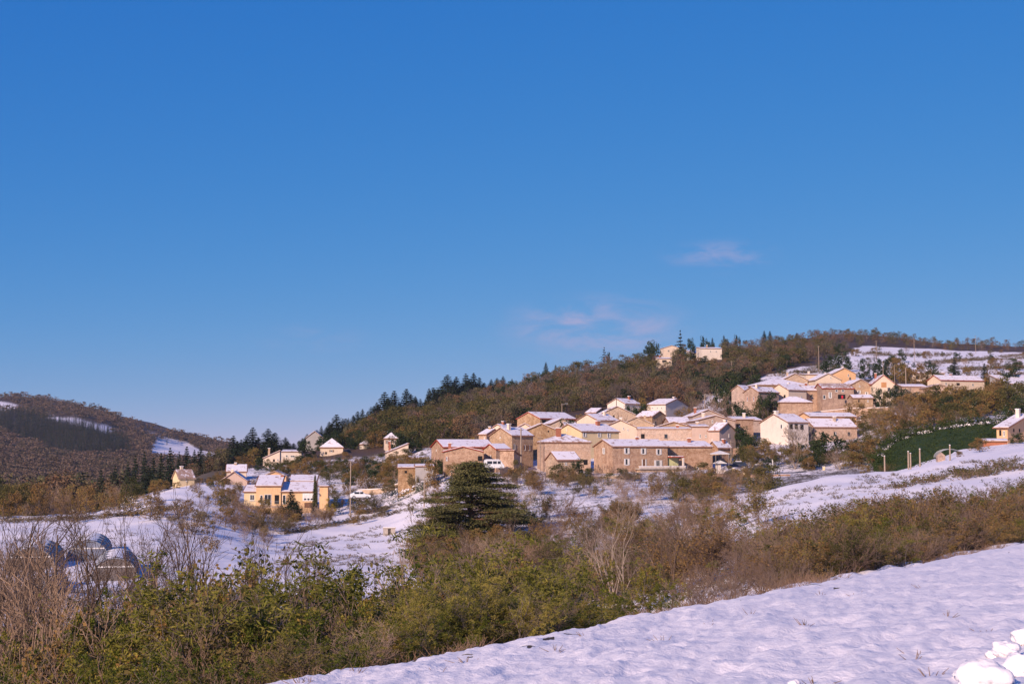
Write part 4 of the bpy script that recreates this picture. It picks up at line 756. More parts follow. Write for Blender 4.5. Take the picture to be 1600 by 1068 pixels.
# --- the orange villa: one house of several blocks
def villa():
    D=290; ppm=F/D; p=ray(400,789,D); root=empty('orange_villa',(p[0],p[1],p[2]),R(4)); tag(root,'orange villa with stepped white roofs, white French windows and a garage','house',GL)
    def blk(x0,x1,y0,y1,zt_,ridge,rise,wall,snow='roof_snow',base=6):
        e=empty('wing',(0,0,0)); e.parent=root; e.location=((x0-400)/ppm,y0,0)
        blockparts(e,(x1-x0)/ppm,y1-y0,zt_/ppm,ridge,rise,wall,'roof_tile',snow,.3,base)
        return e
    a=blk(400,438,0,7,29,'mono_u',1.9,'stucco_orange'); b=blk(381,399.6,.5,6,20,'mono_u',1.1,'stucco_yellow'); c=blk(438.4,489,.3,6.5,20,'mono_u',1.7,'stucco_orange'); d=blk(447,489,6.8,12,35,'mono_u',1.1,'stucco_orange')
    e=blk(497,510,1.5,7,28,'flat',.2,'stucco_orange')
    def wn(px,py,w,h,sh=None,kd='window',y=0.0):
        z=(789-py)/ppm; add_window(root,(px-400)/ppm-3,y,1,0,3,z,w/ppm,h/ppm,sh,kd)
    wn(393.5,777,7,9,None,'window',.5); wn(418,780,11,16,None,'door',0); wn(432,780,7,14,None,'opening',0); wn(408,780,4,14,None,'door',0); wn(443,780,5,14,None,'door',.3); wn(480,776.5,17,12,None,'garage',.3); wn(481,789,13,8,None,'brown_door',.3); wn(451,754.5,3,2.5,None,'window',6.8); wn(467,755.5,3,2.5,None,'window',6.8)
    # terrace with railing
    m=MB(); m.box(-8/ppm*3.4,5.0,-2.2,-.003,-.35,-.12); t=m.build('terrace',M['terrace_tile'],root)
    m=MB()
    for k in range(22): x=-3.4+k*.38; m.box(x,x+.04,-2.15,-2.11,-.119,.85)
    m.box(-3.5,4.9,-2.16,-2.10,.852,.90); m.build('railing',M['metal_grey'],t)
    m=MB(); m.box(-1.8,4.9,-2.0,-.36,-4.5,-.352); m.build('terrace_wall',M['stucco_orange'],t)
    m=MB(); m.box(4.35,5.0,5.6,6.4,3.0,6.0); m.build('chimney',M['brick_chimney'],root)
villa()
def inhouse(x,y,m=.6):
    for r,Lu,Lv,h in HP.values():
        dx,dy=x-r.location.x,y-r.location.y; c,s=math.cos(r.rotation_euler.z),math.sin(r.rotation_euler.z); a,b=dx*c+dy*s,-dx*s+dy*c
        if -m<a<Lu+m and -m<b<Lv+m: return True
    return False
# --- balcony, porch and steps of the large farmhouse
def farm_extras():
    root,Lu,Lv,h=HP['large orange stone farmhouse with white shutters on two storeys and a snowy balcony']
    m=MB(); m.box(5.2,Lu+3.2,-1.8,-.003,2.35,2.58); b=m.build('balcony',M['concrete'],root)
    m=MB(); m.box(5.2,Lu+3.2,-1.85,-1.62,2.582,2.95); m.build('parapet',M['stucco_white'],b); m=MB(); m.box(5.15,Lu+3.25,-1.88,-1.6,2.952,3.05); m.build('snow_ridge',M['snow'],b)
    m=MB(); m.box(5.6,Lu+3,-1.5,-.003,-4,2.345); m.build('balcony_wall',M['rubble_stone_tan'],b)
    m=MB(); m.box(Lu+.1,Lu+3.1,-1.6,1.6,4.75,4.95); pr=m.build('porch_roof',M['red_roof_tile'],root); m=MB(); m.box(Lu+.15,Lu+2.9,-1.5,1.5,4.952,5.1); m.build('porch_snow',M['thin_roof_snow'],pr)
    m=MB(); m.box(Lu+.05,Lu+2.8,.4,.6,2.59,4.745); m.build('porch_wall',M['stucco_greenish'],root)
    m=MB(); m.box(Lu+2.7,Lu+3.1,-1.58,-1.2,-3,2.344); m.box(Lu+2.7,Lu+3.05,-1.55,-1.25,3.06,4.74); m.build('porch_pillar',M['stucco_white'],root)
farm_extras()
# ------------------------------------------------------------------ walls, poles, vehicles and other things
def atp(px,py,D):
    p=ray(px,py,D); return p
def pole(px,ytop,ybot,D,label,mat='pole_wood',r=.13,arm=None,name='utility_pole',cat='utility pole',group='wooden utility poles',wires=False):
    t=ray(px,ytop,D); z0=zts(t[0],D); zb=min(z0,ray(px,ybot,D)[2]); o=empty(name,(t[0],D,zb)); tag(o,label,cat,group); H=t[2]-zb
    m=MB(); m.tube([(0,0,-.5),(0,0,H)],[r,r*.65],8); m.build('shaft',M[mat],o)
    if arm=='lamp':
        m=MB(); m.tube([(0,0,H-.4),(.6,-.2,H-.1),(1.2,-.4,H-.05)],.04,6); a=m.build('arm',M['metal_grey'],o); m=MB(); m.box(1.0,1.6,-.55,-.3,H-.12,H+.02); m.build('lamp_head',M['metal_grey'],a)
    else:
        m=MB(); m.box(-.5,.5,-.05,.05,H-.5,H-.4); a=m.build('crossarm',M['dark_wood'],o)
        m=MB()
        for k in(-.42,0,.42): m.tube([(k,0,H-.4),(k,0,H-.22)],[.05,.03],6)
        m.build('insulator',M['concrete'],a)
    return o
pole(548,720,776,275,'wooden pole standing in the open right of the orange villa')
pole(663,745,800,255,'wooden pole left of the big pine below the grey shed')
pole(814,668,722,293,'thick pole in front of the two storey house with brown shutters',r=.2)
pole(844,681,716,300,'slim pole before the tall tan stone house',r=.1)
pole(878,630,652,392,'short pole with a lamp arm behind the big open barn',arm='lamp',name='street_lamp',cat='street lamp')
pole(963,617,642,400,'thin dark pole left of the upper white gabled house',mat='dark_wood')
pole(951.5,636,660,372,'wooden pole before the stone barn with the dark door')
pole(1041,640,668,368,'wooden pole at the corner of the low stone house below the white houses')
pole(1101,615,642,395,'wooden pole in the snowy gap between village and upper hamlet')
pole(1143,564,582,560,'wooden pole on the wooded hill below the hilltop houses')
pole(1279,540,568,560,'tall pole above the open snowy slope behind the hamlet')
pole(1369,532,556,640,'pole in the high snowfield, left of the two there')
pole(1428,528,550,660,'pole in the high snowfield, right of the two there')
pole(1379.5,564,588,470,'pole rising behind the half red roof')
pole(1397.5,570,632,413,'tall slim pole at the corner of the half red roofed house',r=.1)
pole(1415,574,600,432,'pale thick pole above the low stone building',r=.2)
pole(1524,524,548,820,'thin distant pole on the right part of the ridge',r=.12)
pole(1142,688,735,300,'pale post beside the garden pavilion',r=.12)
GP='bare posts below the green bank'
for px,a,b,D,l in ((1382,712,742,205,'short dark post at the left of the bare posts below the green bank'),(1419,705,738,200,'thickest pale post below the green bank'),(1422.5,708,738,200,'slim pale post touching the thickest one below the green bank'),(1437,701,733,198,'tall slim post right of the two close posts below the green bank'),(1484,695,722,196,'rightmost slim post beside the small arched shelter')):
    t=ray(px,a,D); z0=zts(t[0],D); m=MB(); m.tube([(0,0,-.4),(0,0,t[2]-z0)],[.12,.10],8); m.tube([(0,0,t[2]-z0+.001),(0,0,t[2]-z0+.07)],[.14,.09],8,1); o=m.build('post',[M['pole_wood'],M['snow']]); o.location=(t[0],D,z0); tag(o,l,'post',GP)
def wall_run(pts,h,label,mat=sp_,th=.5,name='stone_wall',cat='wall',snow=True,base=1.5):
    """pts: (px, py_of_top, D)"""
    P=[Vector(ray(a,b,d)) for a,b,d in pts]
    for q in P: g=zts(q.x,q.y); q.z=min(max(q.z,g+.35),g+h)
    o=empty(name,P[0]-Vector((0,0,h))); tag(o,label,cat); org=P[0]-Vector((0,0,h)); m=MB(); s=MB()
    for i in range(len(P)-1):
        a,b=P[i]-org,P[i+1]-org; d=Vector((b.x-a.x,b.y-a.y,0)).normalized(); n=Vector((-d.y,d.x,0))*th/2
        def prism(mm,lo0,lo1,hi0,hi1,k):
            nn=n*k; V=[a-nn,b-nn,b+nn,a+nn]; V=[Vector((v.x,v.y,z)) for v,z in zip(V,(lo0,lo1,lo1,lo0))]+[Vector((v.x,v.y,z)) for v,z in zip(V,(hi0,hi1,hi1,hi0))]
            mm.add([tuple(v) for v in V],[(0,3,2,1),(4,5,6,7),(0,1,5,4),(1,2,6,5),(2,3,7,6),(3,0,4,7)])
        prism(m,a.z-h-base,b.z-h-base,a.z,b.z,1)
        if snow: prism(s,a.z+.003,b.z+.003,a.z+.13,b.z+.13,.85)
    m.build('masonry',M[mat],o)
    if snow: s.build('snow_cap',M['snow'],o)
wall_run([(1090,738,281),(1150,741,279),(1235,746,277)],1.7,'long low stone wall under the road in front of the pavilion',snow=False)
wall_run([(1043,648,378),(1079,649,374)],2.2,'plain stone garden wall right of the low stone house')
wall_run([(1128,641,388),(1195,645,384),(1262,643,382)],1.6,'stone terrace wall below the pink shuttered house')
wall_run([(1262,628,400),(1330,629,398),(1400,636,395)],2.6,'long stone terrace wall below the red roofed house',mat=so_)
wall_run([(1331,617,404),(1367,618,403)],2.2,'stacked stone terrace wall before the plain gabled house',mat=st_)
wall_run([(1338,646,372),(1400,648,366),(1470,656,350)],1.4,'snow capped stone terrace wall in the orchard on the right')
wall_run([(1400,656,345),(1440,655,343)],1.8,'short stone terrace wall above the green bank',mat=st_)
wall_run([(560,728,318),(600,735,312),(652,738,305)],1.0,'low snow capped garden wall below the climbing cream house',mat=st_)
wall_run([(705,726,288),(760,728,287)],.9,'low stone wall in front of the long orange barn',mat=so_)
wall_run([(870,744,277),(925,746,276),(1000,741,276)],1.2,'rough stone wall below the large farmhouse garden',mat=st_)
wall_run([(1145,676,322),(1165,677,321)],2.2,'short stone wall between the pale gabled house and the dark shrubs',snow=False)
# road in front of the village, and the path by the shelter: thin sheets draped on the ground
def ribbon(name,pts,wd,mat,label=None):
    P=[Vector((ray(a,b,d)[0],d,0)) for a,b,d in pts]; L=[];
    for i in range(len(P)-1):
        n=max(2,int((P[i+1]-P[i]).length/2))
        for k in range(n): L.append(P[i].lerp(P[i+1],k/n))
    L.append(P[-1]); V=[];Q=[]
    for i,p in enumerate(L):
        d=(L[min(i+1,len(L)-1)]-L[max(i-1,0)]).normalized(); n=Vector((-d.y,d.x,0))
        for s in np.linspace(-wd/2,wd/2,5): q=p+n*s; V.append((q.x,q.y,zts(q.x,q.y)+.07))
    for i in range(len(L)-1):
        for j in range(4): a=i*5+j; Q.append((a,a+1,a+6,a+5))
    o=link(name,fastmesh(name,V,Q,None,[M[mat]])); tag(o,kind='structure'); return o
M['road']=plain('wet_asphalt',(.085,.08,.08),.6,.3,1.2)
ribbon('road',[(1050,744,284),(1150,742,284),(1260,742,283)],4,'road')
ribbon('lane',[(806,742,268),(818,732,276),(822,722,286),(835,716,296)],3,'snow')
# garden pavilion
def pavilion():
    D=283; p=ray(1125,737,D); o=empty('garden_pavilion',(p[0],D,p[2]),R(12)); tag(o,'two tier garden pavilion with white canopy beside the stone outbuilding','pavilion')
    for z,w_,nm in ((4.0,1.5,'upper_canopy'),(2.1,1.1,'lower_canopy')):
        m=MB(); m.add([(-w_,-w_,z-.35),(w_,-w_,z-.35),(w_,w_,z-.35),(-w_,w_,z-.35),(0,0,z+.25),(-w_,-w_,z-.5),(w_,-w_,z-.5),(w_,w_,z-.5),(-w_,w_,z-.5)],[(0,1,4),(1,2,4),(2,3,4),(3,0,4),(0,5,6,1),(1,6,7,2),(2,7,8,3),(3,8,5,0),(5,8,7,6)]); m.build(nm,M['white_paint'],o)
    for x in(-1.35,1.35):
        for y in(-1.35,1.35): m=MB(); m.box(x-.05,x+.05,y-.05,y+.05,-1,3.49); m.build('pillar',M['grey_wood'],o)
    m=MB(); m.box(-.8,-.1,-.9,.5,-1,1.59); m.box(-.8,.9,-.88,-.8,-.2,.4); m.build('counter',M['stucco_white'],o)
    m=MB(); m.box(-1.3,1.3,-1.3,1.3,1.62,1.68); m.build('deck',M['dark_wood'],o)
pavilion()
# vehicles
def car(px,py,D,rz,paint,label,L=4.2,W=1.75,H=1.45,van=False,snow=True,group='parked vehicles'):
    p=ray(px,py,D); zz=max(zts(p[0],D),p[2]); o=empty('camper_van' if van else 'parked_car',(p[0],D,zz+.02),rz); tag(o,label,'van' if van else 'car',group)
    if van: prof=[(-L/2,.35),(L/2,.35),(L/2,1.0),(L*.44,1.25),(L*.34,2.0),(L*.26,2.35),(-L*.47,2.4),(-L/2,2.1)]
    else: prof=[(-L/2,.3),(L/2,.3),(L/2,.7),(L*.44,.82),(L*.24,.92),(L*.08,H-.03),(-L*.18,H),(-L*.38,H-.35),(-L*.49,.95)]
    m=MB(); m.extrude([(a,b) for a,b in prof],'y',-W/2,W/2); 
    V=np.concatenate(m.v); V=V[:,[0,1,2]]; me=m.build('body',M[paint],o)
    bv=me.modifiers.new('b','BEVEL'); bv.width=.12; bv.segments=3; bv.limit_method='ANGLE'
    m=MB(); zt_,zl=(2.05,1.35) if van else (H-.12,.95)
    for s in(-1,1):
        y=s*(W/2+.006)
        if van: bxs=[(-L*.40,-L*.14),(-L*.10,L*.10),(L*.14,L*.30)]
        else: bxs=[(-L*.30,-L*.06),(-L*.03,L*.13)]
        for a,b in bxs: m.box(a,b,min(y,y-s*.03),max(y,y-s*.03),zl,zt_)
    m.build('window',M['glass'],o)
    for x in(-L*.32,L*.32):
        for s in(-1,1):
            y=s*(W/2-.12); w_=MB(); w_.tube([(x,y-.12,.32),(x,y+.12,.32)],.33,14); wl=w_.build('wheel',M['rubber'],o); w_=MB(); w_.tube([(x,y+s*.121,.32),(x,y+s*.135,.32)],.2,12); w_.build('rim',M['metal_grey'],wl)
    for s in(-1,1): m=MB(); m.box(L/2-.05,L/2+.02,s*W*.36-.16,s*W*.36+.16,.62,.78); m.build('headlight',M['glass'],o)
    if snow:
        m=MB(); h=2.42 if van else H+.0; m.box(-L*.40 if van else -L*.2,L*.22 if van else L*.07,-W*.42,W*.42,h,h+.09); m.build('snow_cover',M['snow'],o)
    return o
vn=car(772,733,283,R(12),'car_white','white camper van with dark windows parked before the long barn',L=5,W=2,van=True)
vn.scale=(.78,.85,.8)
car(1182,737,286,R(172),'car_dark','dark blue car parked behind the stone wall posts',L=4.4)
car(1152,732,289,R(170),'car_dark','black car half hidden beside the garden pavilion',L=4.4)
car(563,779,271,R(10),'car_white','pale car under snow beside the lone wooden pole',L=3.9)
car(741,733,289,R(5),'car_white','car buried under a rounded cap of snow before the barn door',L=4.3)
# gate posts along the road
for px,y0,y1,l in ((1145.5,731,741,'stout ochre gate post nearest the pavilion'),(1162,737,742,'low ochre post left of the dark blue car'),(1191.5,736,744,'tall ochre post right of the dark blue car'),(1208,739,746,'thin pale post under the leaning white frame'),(1287,729,741,'ochre post standing alone above the snow bank')):
    D=282; t=ray(px,y0,D); b=ray(px,y1,D); m=MB(); m.box(-.22,.22,-.22,.22,b[2]-t[2]-1,0); m.box(-.26,.26,-.26,.26,.003,.10,1); o=m.build('gate_post',[M['stucco_yellow'],M['snow']]); o.location=(t[0],D,t[2]); tag(o,l,'gate post','ochre posts along the village road')
def swing_frame():
    D=284; p=ray(1208,744,D); o=empty('wooden_frame',(p[0],D,p[2])); tag(o,'leaning frame of pale poles standing beside the road','frame')
    for a,b in (((-.7,0,2.6),(.5,0,.2)),((-.1,.2,3.4),(.3,-.2,-.3)),((0,.1,3.1),(-.2,0,-.3)),((-.6,0,1.2),(1.1,0,1.35))): m=MB(); m.tube([a,b],.07,6); m.build('beam',M['white_paint'],o)
swing_frame()
# small pump house alone in the snow field
def hut():
    D=232; p=ray(608,837,D); o=empty('pump_house',(p[0],D,p[2]),R(8)); tag(o,'tiny concrete pump house with a dark doorway alone in the snow field','hut')
    m=MB(); m.box(-.95,-.22,-.5,.5,-.8,1.25); m.box(.25,.95,-.5,.5,-.8,1.25); m.box(-.218,.248,.1,.5,-.8,1.25); m.build('wall',M['concrete'],o)
    m=MB(); m.box(-1.05,1.05,-.62,.6,1.253,1.4); r=m.build('roof',M['concrete'],o); m=MB(); m.box(-.98,.98,-.55,.52,1.402,1.5); m.build('roof_snow',M['snow'],r)
hut()
# polytunnels
def tunnel(px,py,D,W,L,H,rz,label,end):
    p=ray(px,py,D); z=zts(p[0],D); o=empty('polytunnel',(p[0],D,z),rz); tag(o,label,'polytunnel','film covered polytunnels on the valley floor'); n=14
    arc=[(-math.cos(math.pi*k/n)*W/2,math.sin(math.pi*k/n)**.8*H) for k in range(n+1)]
    m=MB(); V=[(x,y,zz) for y in np.linspace(0,L,9) for x,zz in arc]; m.add(V,[(j*(n+1)+i,j*(n+1)+i+1,(j+1)*(n+1)+i+1,(j+1)*(n+1)+i) for j in range(8) for i in range(n)]); f=m.build('film',M['film'],o,True)
    sd=f.modifiers.new('s','SOLIDIFY'); sd.thickness=.03
    m=MB(); m.add([(x,.04,zz) for x,zz in arc],[tuple(range(n+1))]); m.build('end_wall',M[end],o)
    for j in range(0,9,2):
        m=MB(); y=L*j/8; m.tube([(x*1.01,y-.02,zz*1.01) for x,zz in arc],.045,5); m.build('hoop',M['metal_grey'],o)
    m=MB(); m.box(-W*.42,W*.42,-.05,.03,H*.60,H*.66); m.build('crossbar',M['white_paint'],o)
    m=MB(); k0=4
    sn=[(x,zz+.05) for x,zz in arc[k0+1:n-k0]]; V=[(x*.9+.2*math.sin(y*2.1+x),y,zz+.01) for y in np.linspace(L*.1,L*.97,12) for x,zz in sn]; nn=len(sn)
    m.add(V,[(j*nn+i,j*nn+i+1,(j+1)*nn+i+1,(j+1)*nn+i) for j in range(11) for i in range(nn-1)]); s=m.build('snow_cover',M['snow'],f,True)
tunnel(46,915,140,4.6,15,2.1,R(14),'blue grey polytunnel farthest left behind the bare trees','film_end')
tunnel(136,900,154,4.2,15,2.1,R(14),'blue grey polytunnel in the middle of the valley floor','film')
tunnel(178,928,130,4.0,13,2.0,R(14),'brown ended polytunnel with a white crossbar, rightmost','film_end')
tunnel(58,960,114,2.8,10,1.5,R(12),'small low polytunnel nearest the thicket','film')
# snowy arched shelter and fence below the green bank
def arch_shelter():
    D=212; p=ray(1485,716,D); z=zts(p[0],D); o=empty('arched_shelter',(p[0],D,max(z,p[2])),R(-6)); tag(o,'low arched net shelter with a snowy rim below the green bank','shelter'); n=12
    for j in range(4):
        m=MB(); m.tube([(-math.cos(math.pi*k/n)*1.9,j*.9,math.sin(math.pi*k/n)*1.25) for k in range(n+1)],.045,5); m.build('hoop',M['metal_grey'],o)
    m=MB(); V=[(-math.cos(math.pi*k/n)*1.85,y,math.sin(math.pi*k/n)*1.2) for y in (0,2.7) for k in range(n+1)]; m.add(V,[(i,i+1,i+n+2,i+n+1) for i in range(n)]); m.build('net',M['dull'],o)
M['dull']=plain('shade_net',(.10,.11,.11),.8,.2,5)
arch_shelter()
m=MB(); m.add([(-.55,-.4,0),(.55,-.4,0),(.55,.4,0),(-.55,.4,0),(-.55,-.4,.9),(.55,-.4,.9),(.55,.4,.9),(-.55,.4,.9),(0,-.4,1.4),(0,.4,1.4)],[(0,1,5,8,4),(2,3,7,9,6),(1,2,6,5),(3,0,4,7),(4,8,9,7),(8,5,6,9),(0,3,2,1)]); o=m.build('stone_niche',M['rubble_stone_pink']); p=ray(1470,722,206); o.location=(p[0],206,zts(p[0],206)-.1); tag(o,'small pinkish stone niche with a pointed top before the arched shelter','stone niche')
# the steep clipped green bank
def green_bank():
    top=[(1366,730,262),(1385,702,288),(1400,690,290),(1430,680,290),(1470,671,290),(1520,664,290),(1566,660,292)]
    bot=[(1366,738,256),(1385,748,244),(1400,752,238),(1430,748,236),(1470,734,238),(1520,716,250),(1566,700,272)]
    T=[Vector(ray(*a)) for a in top]; B=[Vector(ray(*a)) for a in bot]; o=empty('green_bank',B[0]); tag(o,'steep dark green bank of clipped ground ivy below the orchard','planted bank'); org=B[0]
    n=60;k=26; V=[]
    def li(L,t): t*=len(L)-1; i=min(int(t),len(L)-2); return L[i].lerp(L[i+1],t-i)
    for i in range(n+1):
        a,b=li(B,i/n),li(T,i/n)
        for j in range(k+1):
            s=j/k; q=a.lerp(b,s); q.z+=.5*math.sin(math.pi*s)+.35*(float(vnoise(np.array([q.x*.6]),np.array([q.y*.6+q.z]),3)[0])-.5); q-=org; V.append(tuple(q))
        q=b-org; V.append((q.x,q.y+2,q.z-5)) 
    w_=k+2; m=MB(); m.add(V,[(i*w_+j,(i+1)*w_+j,(i+1)*w_+j+1,i*w_+j+1) for i in range(n) for j in range(w_-1)]); m.build('clipped_face',M['green_face'],o,True)
    rng=np.random.default_rng(9); P=[]
    for i in range(1500):
        t=rng.random(); b=li(T,t); r=rng.normal(size=3)*[.9,.9,.5]; hh=1.1+.6*math.sin(t*40)+.3*math.sin(t*97); P.append(np.array([b.x-org.x,b.y-org.y,b.z-org.z+rng.random()*hh-.3])+r)
    P=np.repeat(np.array(P),9,0)+rng.normal(size=(13500,3))*.22; l=leaves(rng,P,.34,.5,.5); q=[]
    for i in range(5200):
        t,s=rng.random(),rng.random(); a=li(B,t).lerp(li(T,t),s)-org; q.append((a.x,a.y-.1,a.z+.55*math.sin(math.pi*s)))
    q=np.repeat(np.array(q),3,0)+rng.normal(size=(15600,3))*.12; l2=leaves(rng,q,.26,.6,.8); link('ivy',fastmesh('ivy',l2[0],l2[1],None,[M['hedge']],None,{'leaf':('FACE',rng.random(len(l2[1])))}),o)
    link('leafy_top',fastmesh('leafy_top',l[0],l[1],None,[M['hedge']],None,{'leaf':('FACE',rng.random(len(l[1])))}),o)
    q=np.array([tuple(li(T,rng.random())-org) for _ in range(26)]); c=np.repeat(q,60,0)+rng.normal(size=(len(q)*60,3))*[.35,.3,.12]+[0,-.6,.4]; l=leaves(rng,c,.35,.9,4); link('snow_cover',fastmesh('snow_cover',l[0],l[1],None,[M['snow']]),o)
green_bank()
# red cloth in the loggia, drying
p=ray(1316,619.5,413.2); m=MB(); V=[(x*.07,-.05*math.sin(x*1.3),z) for z in (0,-.4,-.9) for x in range(-4,5)]; m.add(V,[(j*9+i,j*9+i+1,(j+1)*9+i+1,(j+1)*9+i) for j in range(2) for i in range(8)]); o=m.build('red_cloth',M['red_cloth']); o.modifiers.new('s','SOLIDIFY').thickness=.03; o.location=(p[0],413.2,p[2]+.35); tag(o,'bright red cloth hanging in the loggia of the red roofed house','cloth')
# ploughed snow clods at the roadside, bottom right
def clod(px,py,r,label,seed):
    h=hit(px,py,4); rng=np.random.default_rng(seed)
    if h is None: return
    nu,nv=36,20; V=[]
    off=rng.random(3)*50
    for j in range(nv+1):
        ph=math.pi*j/nv
        for i in range(nu):
            t=6.2832*i/nu; d=np.array([math.cos(t)*math.sin(ph),math.sin(t)*math.sin(ph),math.cos(ph)])
            n1=float(fbm(np.array([d[0]*1.3+off[0]+d[2]]),np.array([d[1]*1.3+off[1]+d[2]*.7]),2,seed)[0]-.5); n2=float(fbm(np.array([d[0]*5+off[0]]),np.array([d[1]*5+off[1]+d[2]*4]),3,seed+3)[0]-.5)
            V.append(d*r*(1+.8*n1+.2*n2-.75*abs(float(fbm(np.array([d[0]*2.4+off[1]+d[2]]),np.array([d[1]*2.4+off[2]-d[2]]),2,seed+9)[0]-.5)))*np.array([1,1,.66]))
    m=MB(); m.add(V,[(j*nu+i,(j+1)*nu+i,(j+1)*nu+(i+1)%nu,j*nu+(i+1)%nu) for j in range(nv) for i in range(nu)]); o=m.build('snow_clod',M['snow'],None,True); o.location=(h.x,h.y,h.z+r*.33); tag(o,label,'snow clod','clods of ploughed snow in the bottom right corner')
for a in ((1535,1075,.23,'biggest rounded snow clod, nearest, at the bottom edge',1),(1600,1052,.20,'big snow clod cut by the bottom right corner',2),(1575,1022,.14,'middling snow clod between the two biggest ones',3),(1602,1004,.17,'lumpy snow clod at the right edge, upper of the pile',4),(1553,1026,.09,'small snow clod on the left of the pile',5),(1500,1060,.07,'little snow clod left of the biggest one',8),(1240,1072,.07,'half buried snow lump alone at the bottom edge',9)): clod(*a)
# ------------------------------------------------------------------ planting
rng=np.random.default_rng(42)
def sil(tab,px):
    return float(np.interp(px,[a for a,b in tab],[b for a,b in tab]))
def topplace(pr,name,px,ytop,D,label,cat,group=None,split=False,wpx=None,minh=.5,**k):
    t=ray(px,ytop,D); z=zts(t[0],D); H=max(minh,t[2]-z); w_=None if wpx is None else wpx*D/F
    return place(pr,name,(t[0],D,z),H,label,cat,group,split=split,wid=w_,**k)
def baseplace(pr,name,px,ytop,ybase,label,cat,group=None,split=False,wpx=None,D=None,**k):
    if D is None:
        h=hit(px,ybase); D=h.y if h is not None else 500
    t=ray(px,ytop,D); z=zts(t[0],D); b=ray(px,ybase,D)[2]; zz=min(z,b) if b<z+3 else b
    H=max(.6,t[2]-z); w_=None if wpx is None else wpx*D/F
    return place(pr,name,(t[0],D,z),H,label,cat,group,split=split,wid=w_,**k)
# prototypes
FOR=[p_crown(100+i,8,6.5,800,'leaf_forest',.42,trunk=.07,low=-.04,nclump=34) for i in range(5)]
FORO=[p_crown(150+i,7,6.5,800,'leaf_olive',.40,trunk=.07,low=-.04,nclump=34) for i in range(3)]
FORB=[p_crown(170+i,7.5,6,1000,'leaf_bare',.75,trunk=.08,low=-.04,nclump=30,asp=.10,bark='bark_pale') for i in range(3)]
FARB=[p_crown(200+i,9,8,240,'leaf_far',.95,branches=False,nclump=18,low=.0) for i in range(3)]
FIRS=[p_fir(300+i,14,6.2,snow=0) for i in range(4)]
FARF=[p_fir(310+i,14,5.6,tiers=12,per=7,q=4,mat='needle_far') for i in range(2)]
RAG=p_fir(320,13,7,tiers=11,per=6,ragged=.75)
DARK=[p_crown(400+i,6,6,2600,'leaf_dark',.32,snow=s,low=.02) for i,s in ((0,0),(1,40),(2,120))]
OLIV=[p_crown(410+i,7,7,2200,'leaf_olive',.30,low=.02) for i in range(3)]
BRWN=[p_crown(420+i,6,6,1900,'leaf_brown',.28,low=.02) for i in range(3)]
YELL=p_crown(430,5,4,2200,'leaf_yellow',.2,low=.02)
SNOWY=[p_crown(440+i,3,4,900,'leaf_brown',.2,snow=260,low=.02) for i in range(2)]
BSH=[p_bareshrub(500+i,2.8,11,'twig_purple' if i<3 else 'twig_pale') for i in range(5)]
BLS=[p_bareshrub(520+i,2.8,10,'twig_purple',nleaf=2600,leaf='leaf_brown' if i<2 else 'leaf_olive',lsize=.10) for i in range(4)]
BT=[p_baretree(540+i,8,'bark_brown',nst=2 if i%2 else 1,r=.10,spread=.35,kids=(7,6,3)) for i in range(4)]
PT=[p_baretree(560+i,9,'bark_pale',nst=2+i,r=.12,spread=.6,kids=(6,5,3),frm=.4) for i in range(2)]
SAP=[p_sapling(600+i,3.6,5+i%3,8500+1500*i,lsize=.07) for i in range(5)]
WIL=[p_sapling(680+i,3.6,7,8000,mat='leaf_willow',lsize=.12,asp=.22,spread=.8) for i in range(2)]
OLSAP=[p_sapling(650+i,3.6,6,9000,mat='leaf_brown' if i else 'leaf_olive',lsize=.07) for i in range(3)]
# --- the big pine
topplace(p_bigpine(),'pine_tree',738,721,181,'broad old pine with layered dark green boughs in the middle of the view','pine',split=True,wpx=188,rz=.4)
# --- firs and other evergreens that stand out on the skyline
GF='tall dark firs along the skyline'
def fir_label(px):
    if px<460: return 'dark fir in the row on the skyline above the flat roofed white villa'
    if px<600: return 'dark fir on the skyline above the house with the pyramid roof'
    if px<680: return 'dark fir in the tight group on the skyline left of the long barn'
    if px<800: return 'dark fir in the clump on the skyline above the long orange barn'
    return 'small dark fir standing alone on the ridge above the big open barn'
for px,yt,D,w_ in ((365,681,470,26),(371,690,455,22),(377,687,500,20),(395,668,495,30),(391,688,480,24),(404,683,505,18),(419,670,505,32),(425,682,490,24),(412,690,480,20),(446,683,530,18),(449,690,520,16),(459,692,540,15),(495,672,560,22),(526,648,585,34),(519,662,580,20),(536,666,575,20),(548,661,600,15),(559,643,600,24),(570,655,590,16),(580,636,615,24),(590,650,600,16),(601,613,640,36),(592,632,625,24),(606,622,645,26),(642,616,655,26),(684,612,700,26),(706,598,718,28),(732,592,728,28),(745,598,735,24),(500,676,560,26),(510,668,575,24),(540,654,590,26),(568,650,600,24),(430,676,500,24),(386,680,490,26),(616,611,650,32),(626,630,640,18),(635,608,655,30),(650,621,660,16),(643,634,650,16),(664,628,660,14),(677,606,680,30),(670,618,670,20),(699,586,715,38),(690,604,700,20),(713,589,720,26),(728,584,730,26),(740,583,735,24),(749,590,735,20),(757,598,735,18),(722,600,720,20),(766,598,740,14),(786,588,750,18),(776,596,745,14),(800,592,755,12),(853,566,765,12),(868,570,768,8),(884,575,768,7),(1113,528,800,9),(1131,524,810,9),(1136,529,805,9),(1194,517,880,9),(1203,517,890,9),(1245,520,890,8)):
    k=FIRS[int(rng.integers(0,4))]; topplace(k,'fir_tree',px,yt,D,fir_label(px) if px<1000 else 'tiny pointed fir on the ridge right of the hilltop houses','fir',GF,split=w_>20,wpx=w_*1.35)
RG=[(470,693),(520,668),(560,655),(600,635),(650,630),(690,610),(730,600),(775,602)]
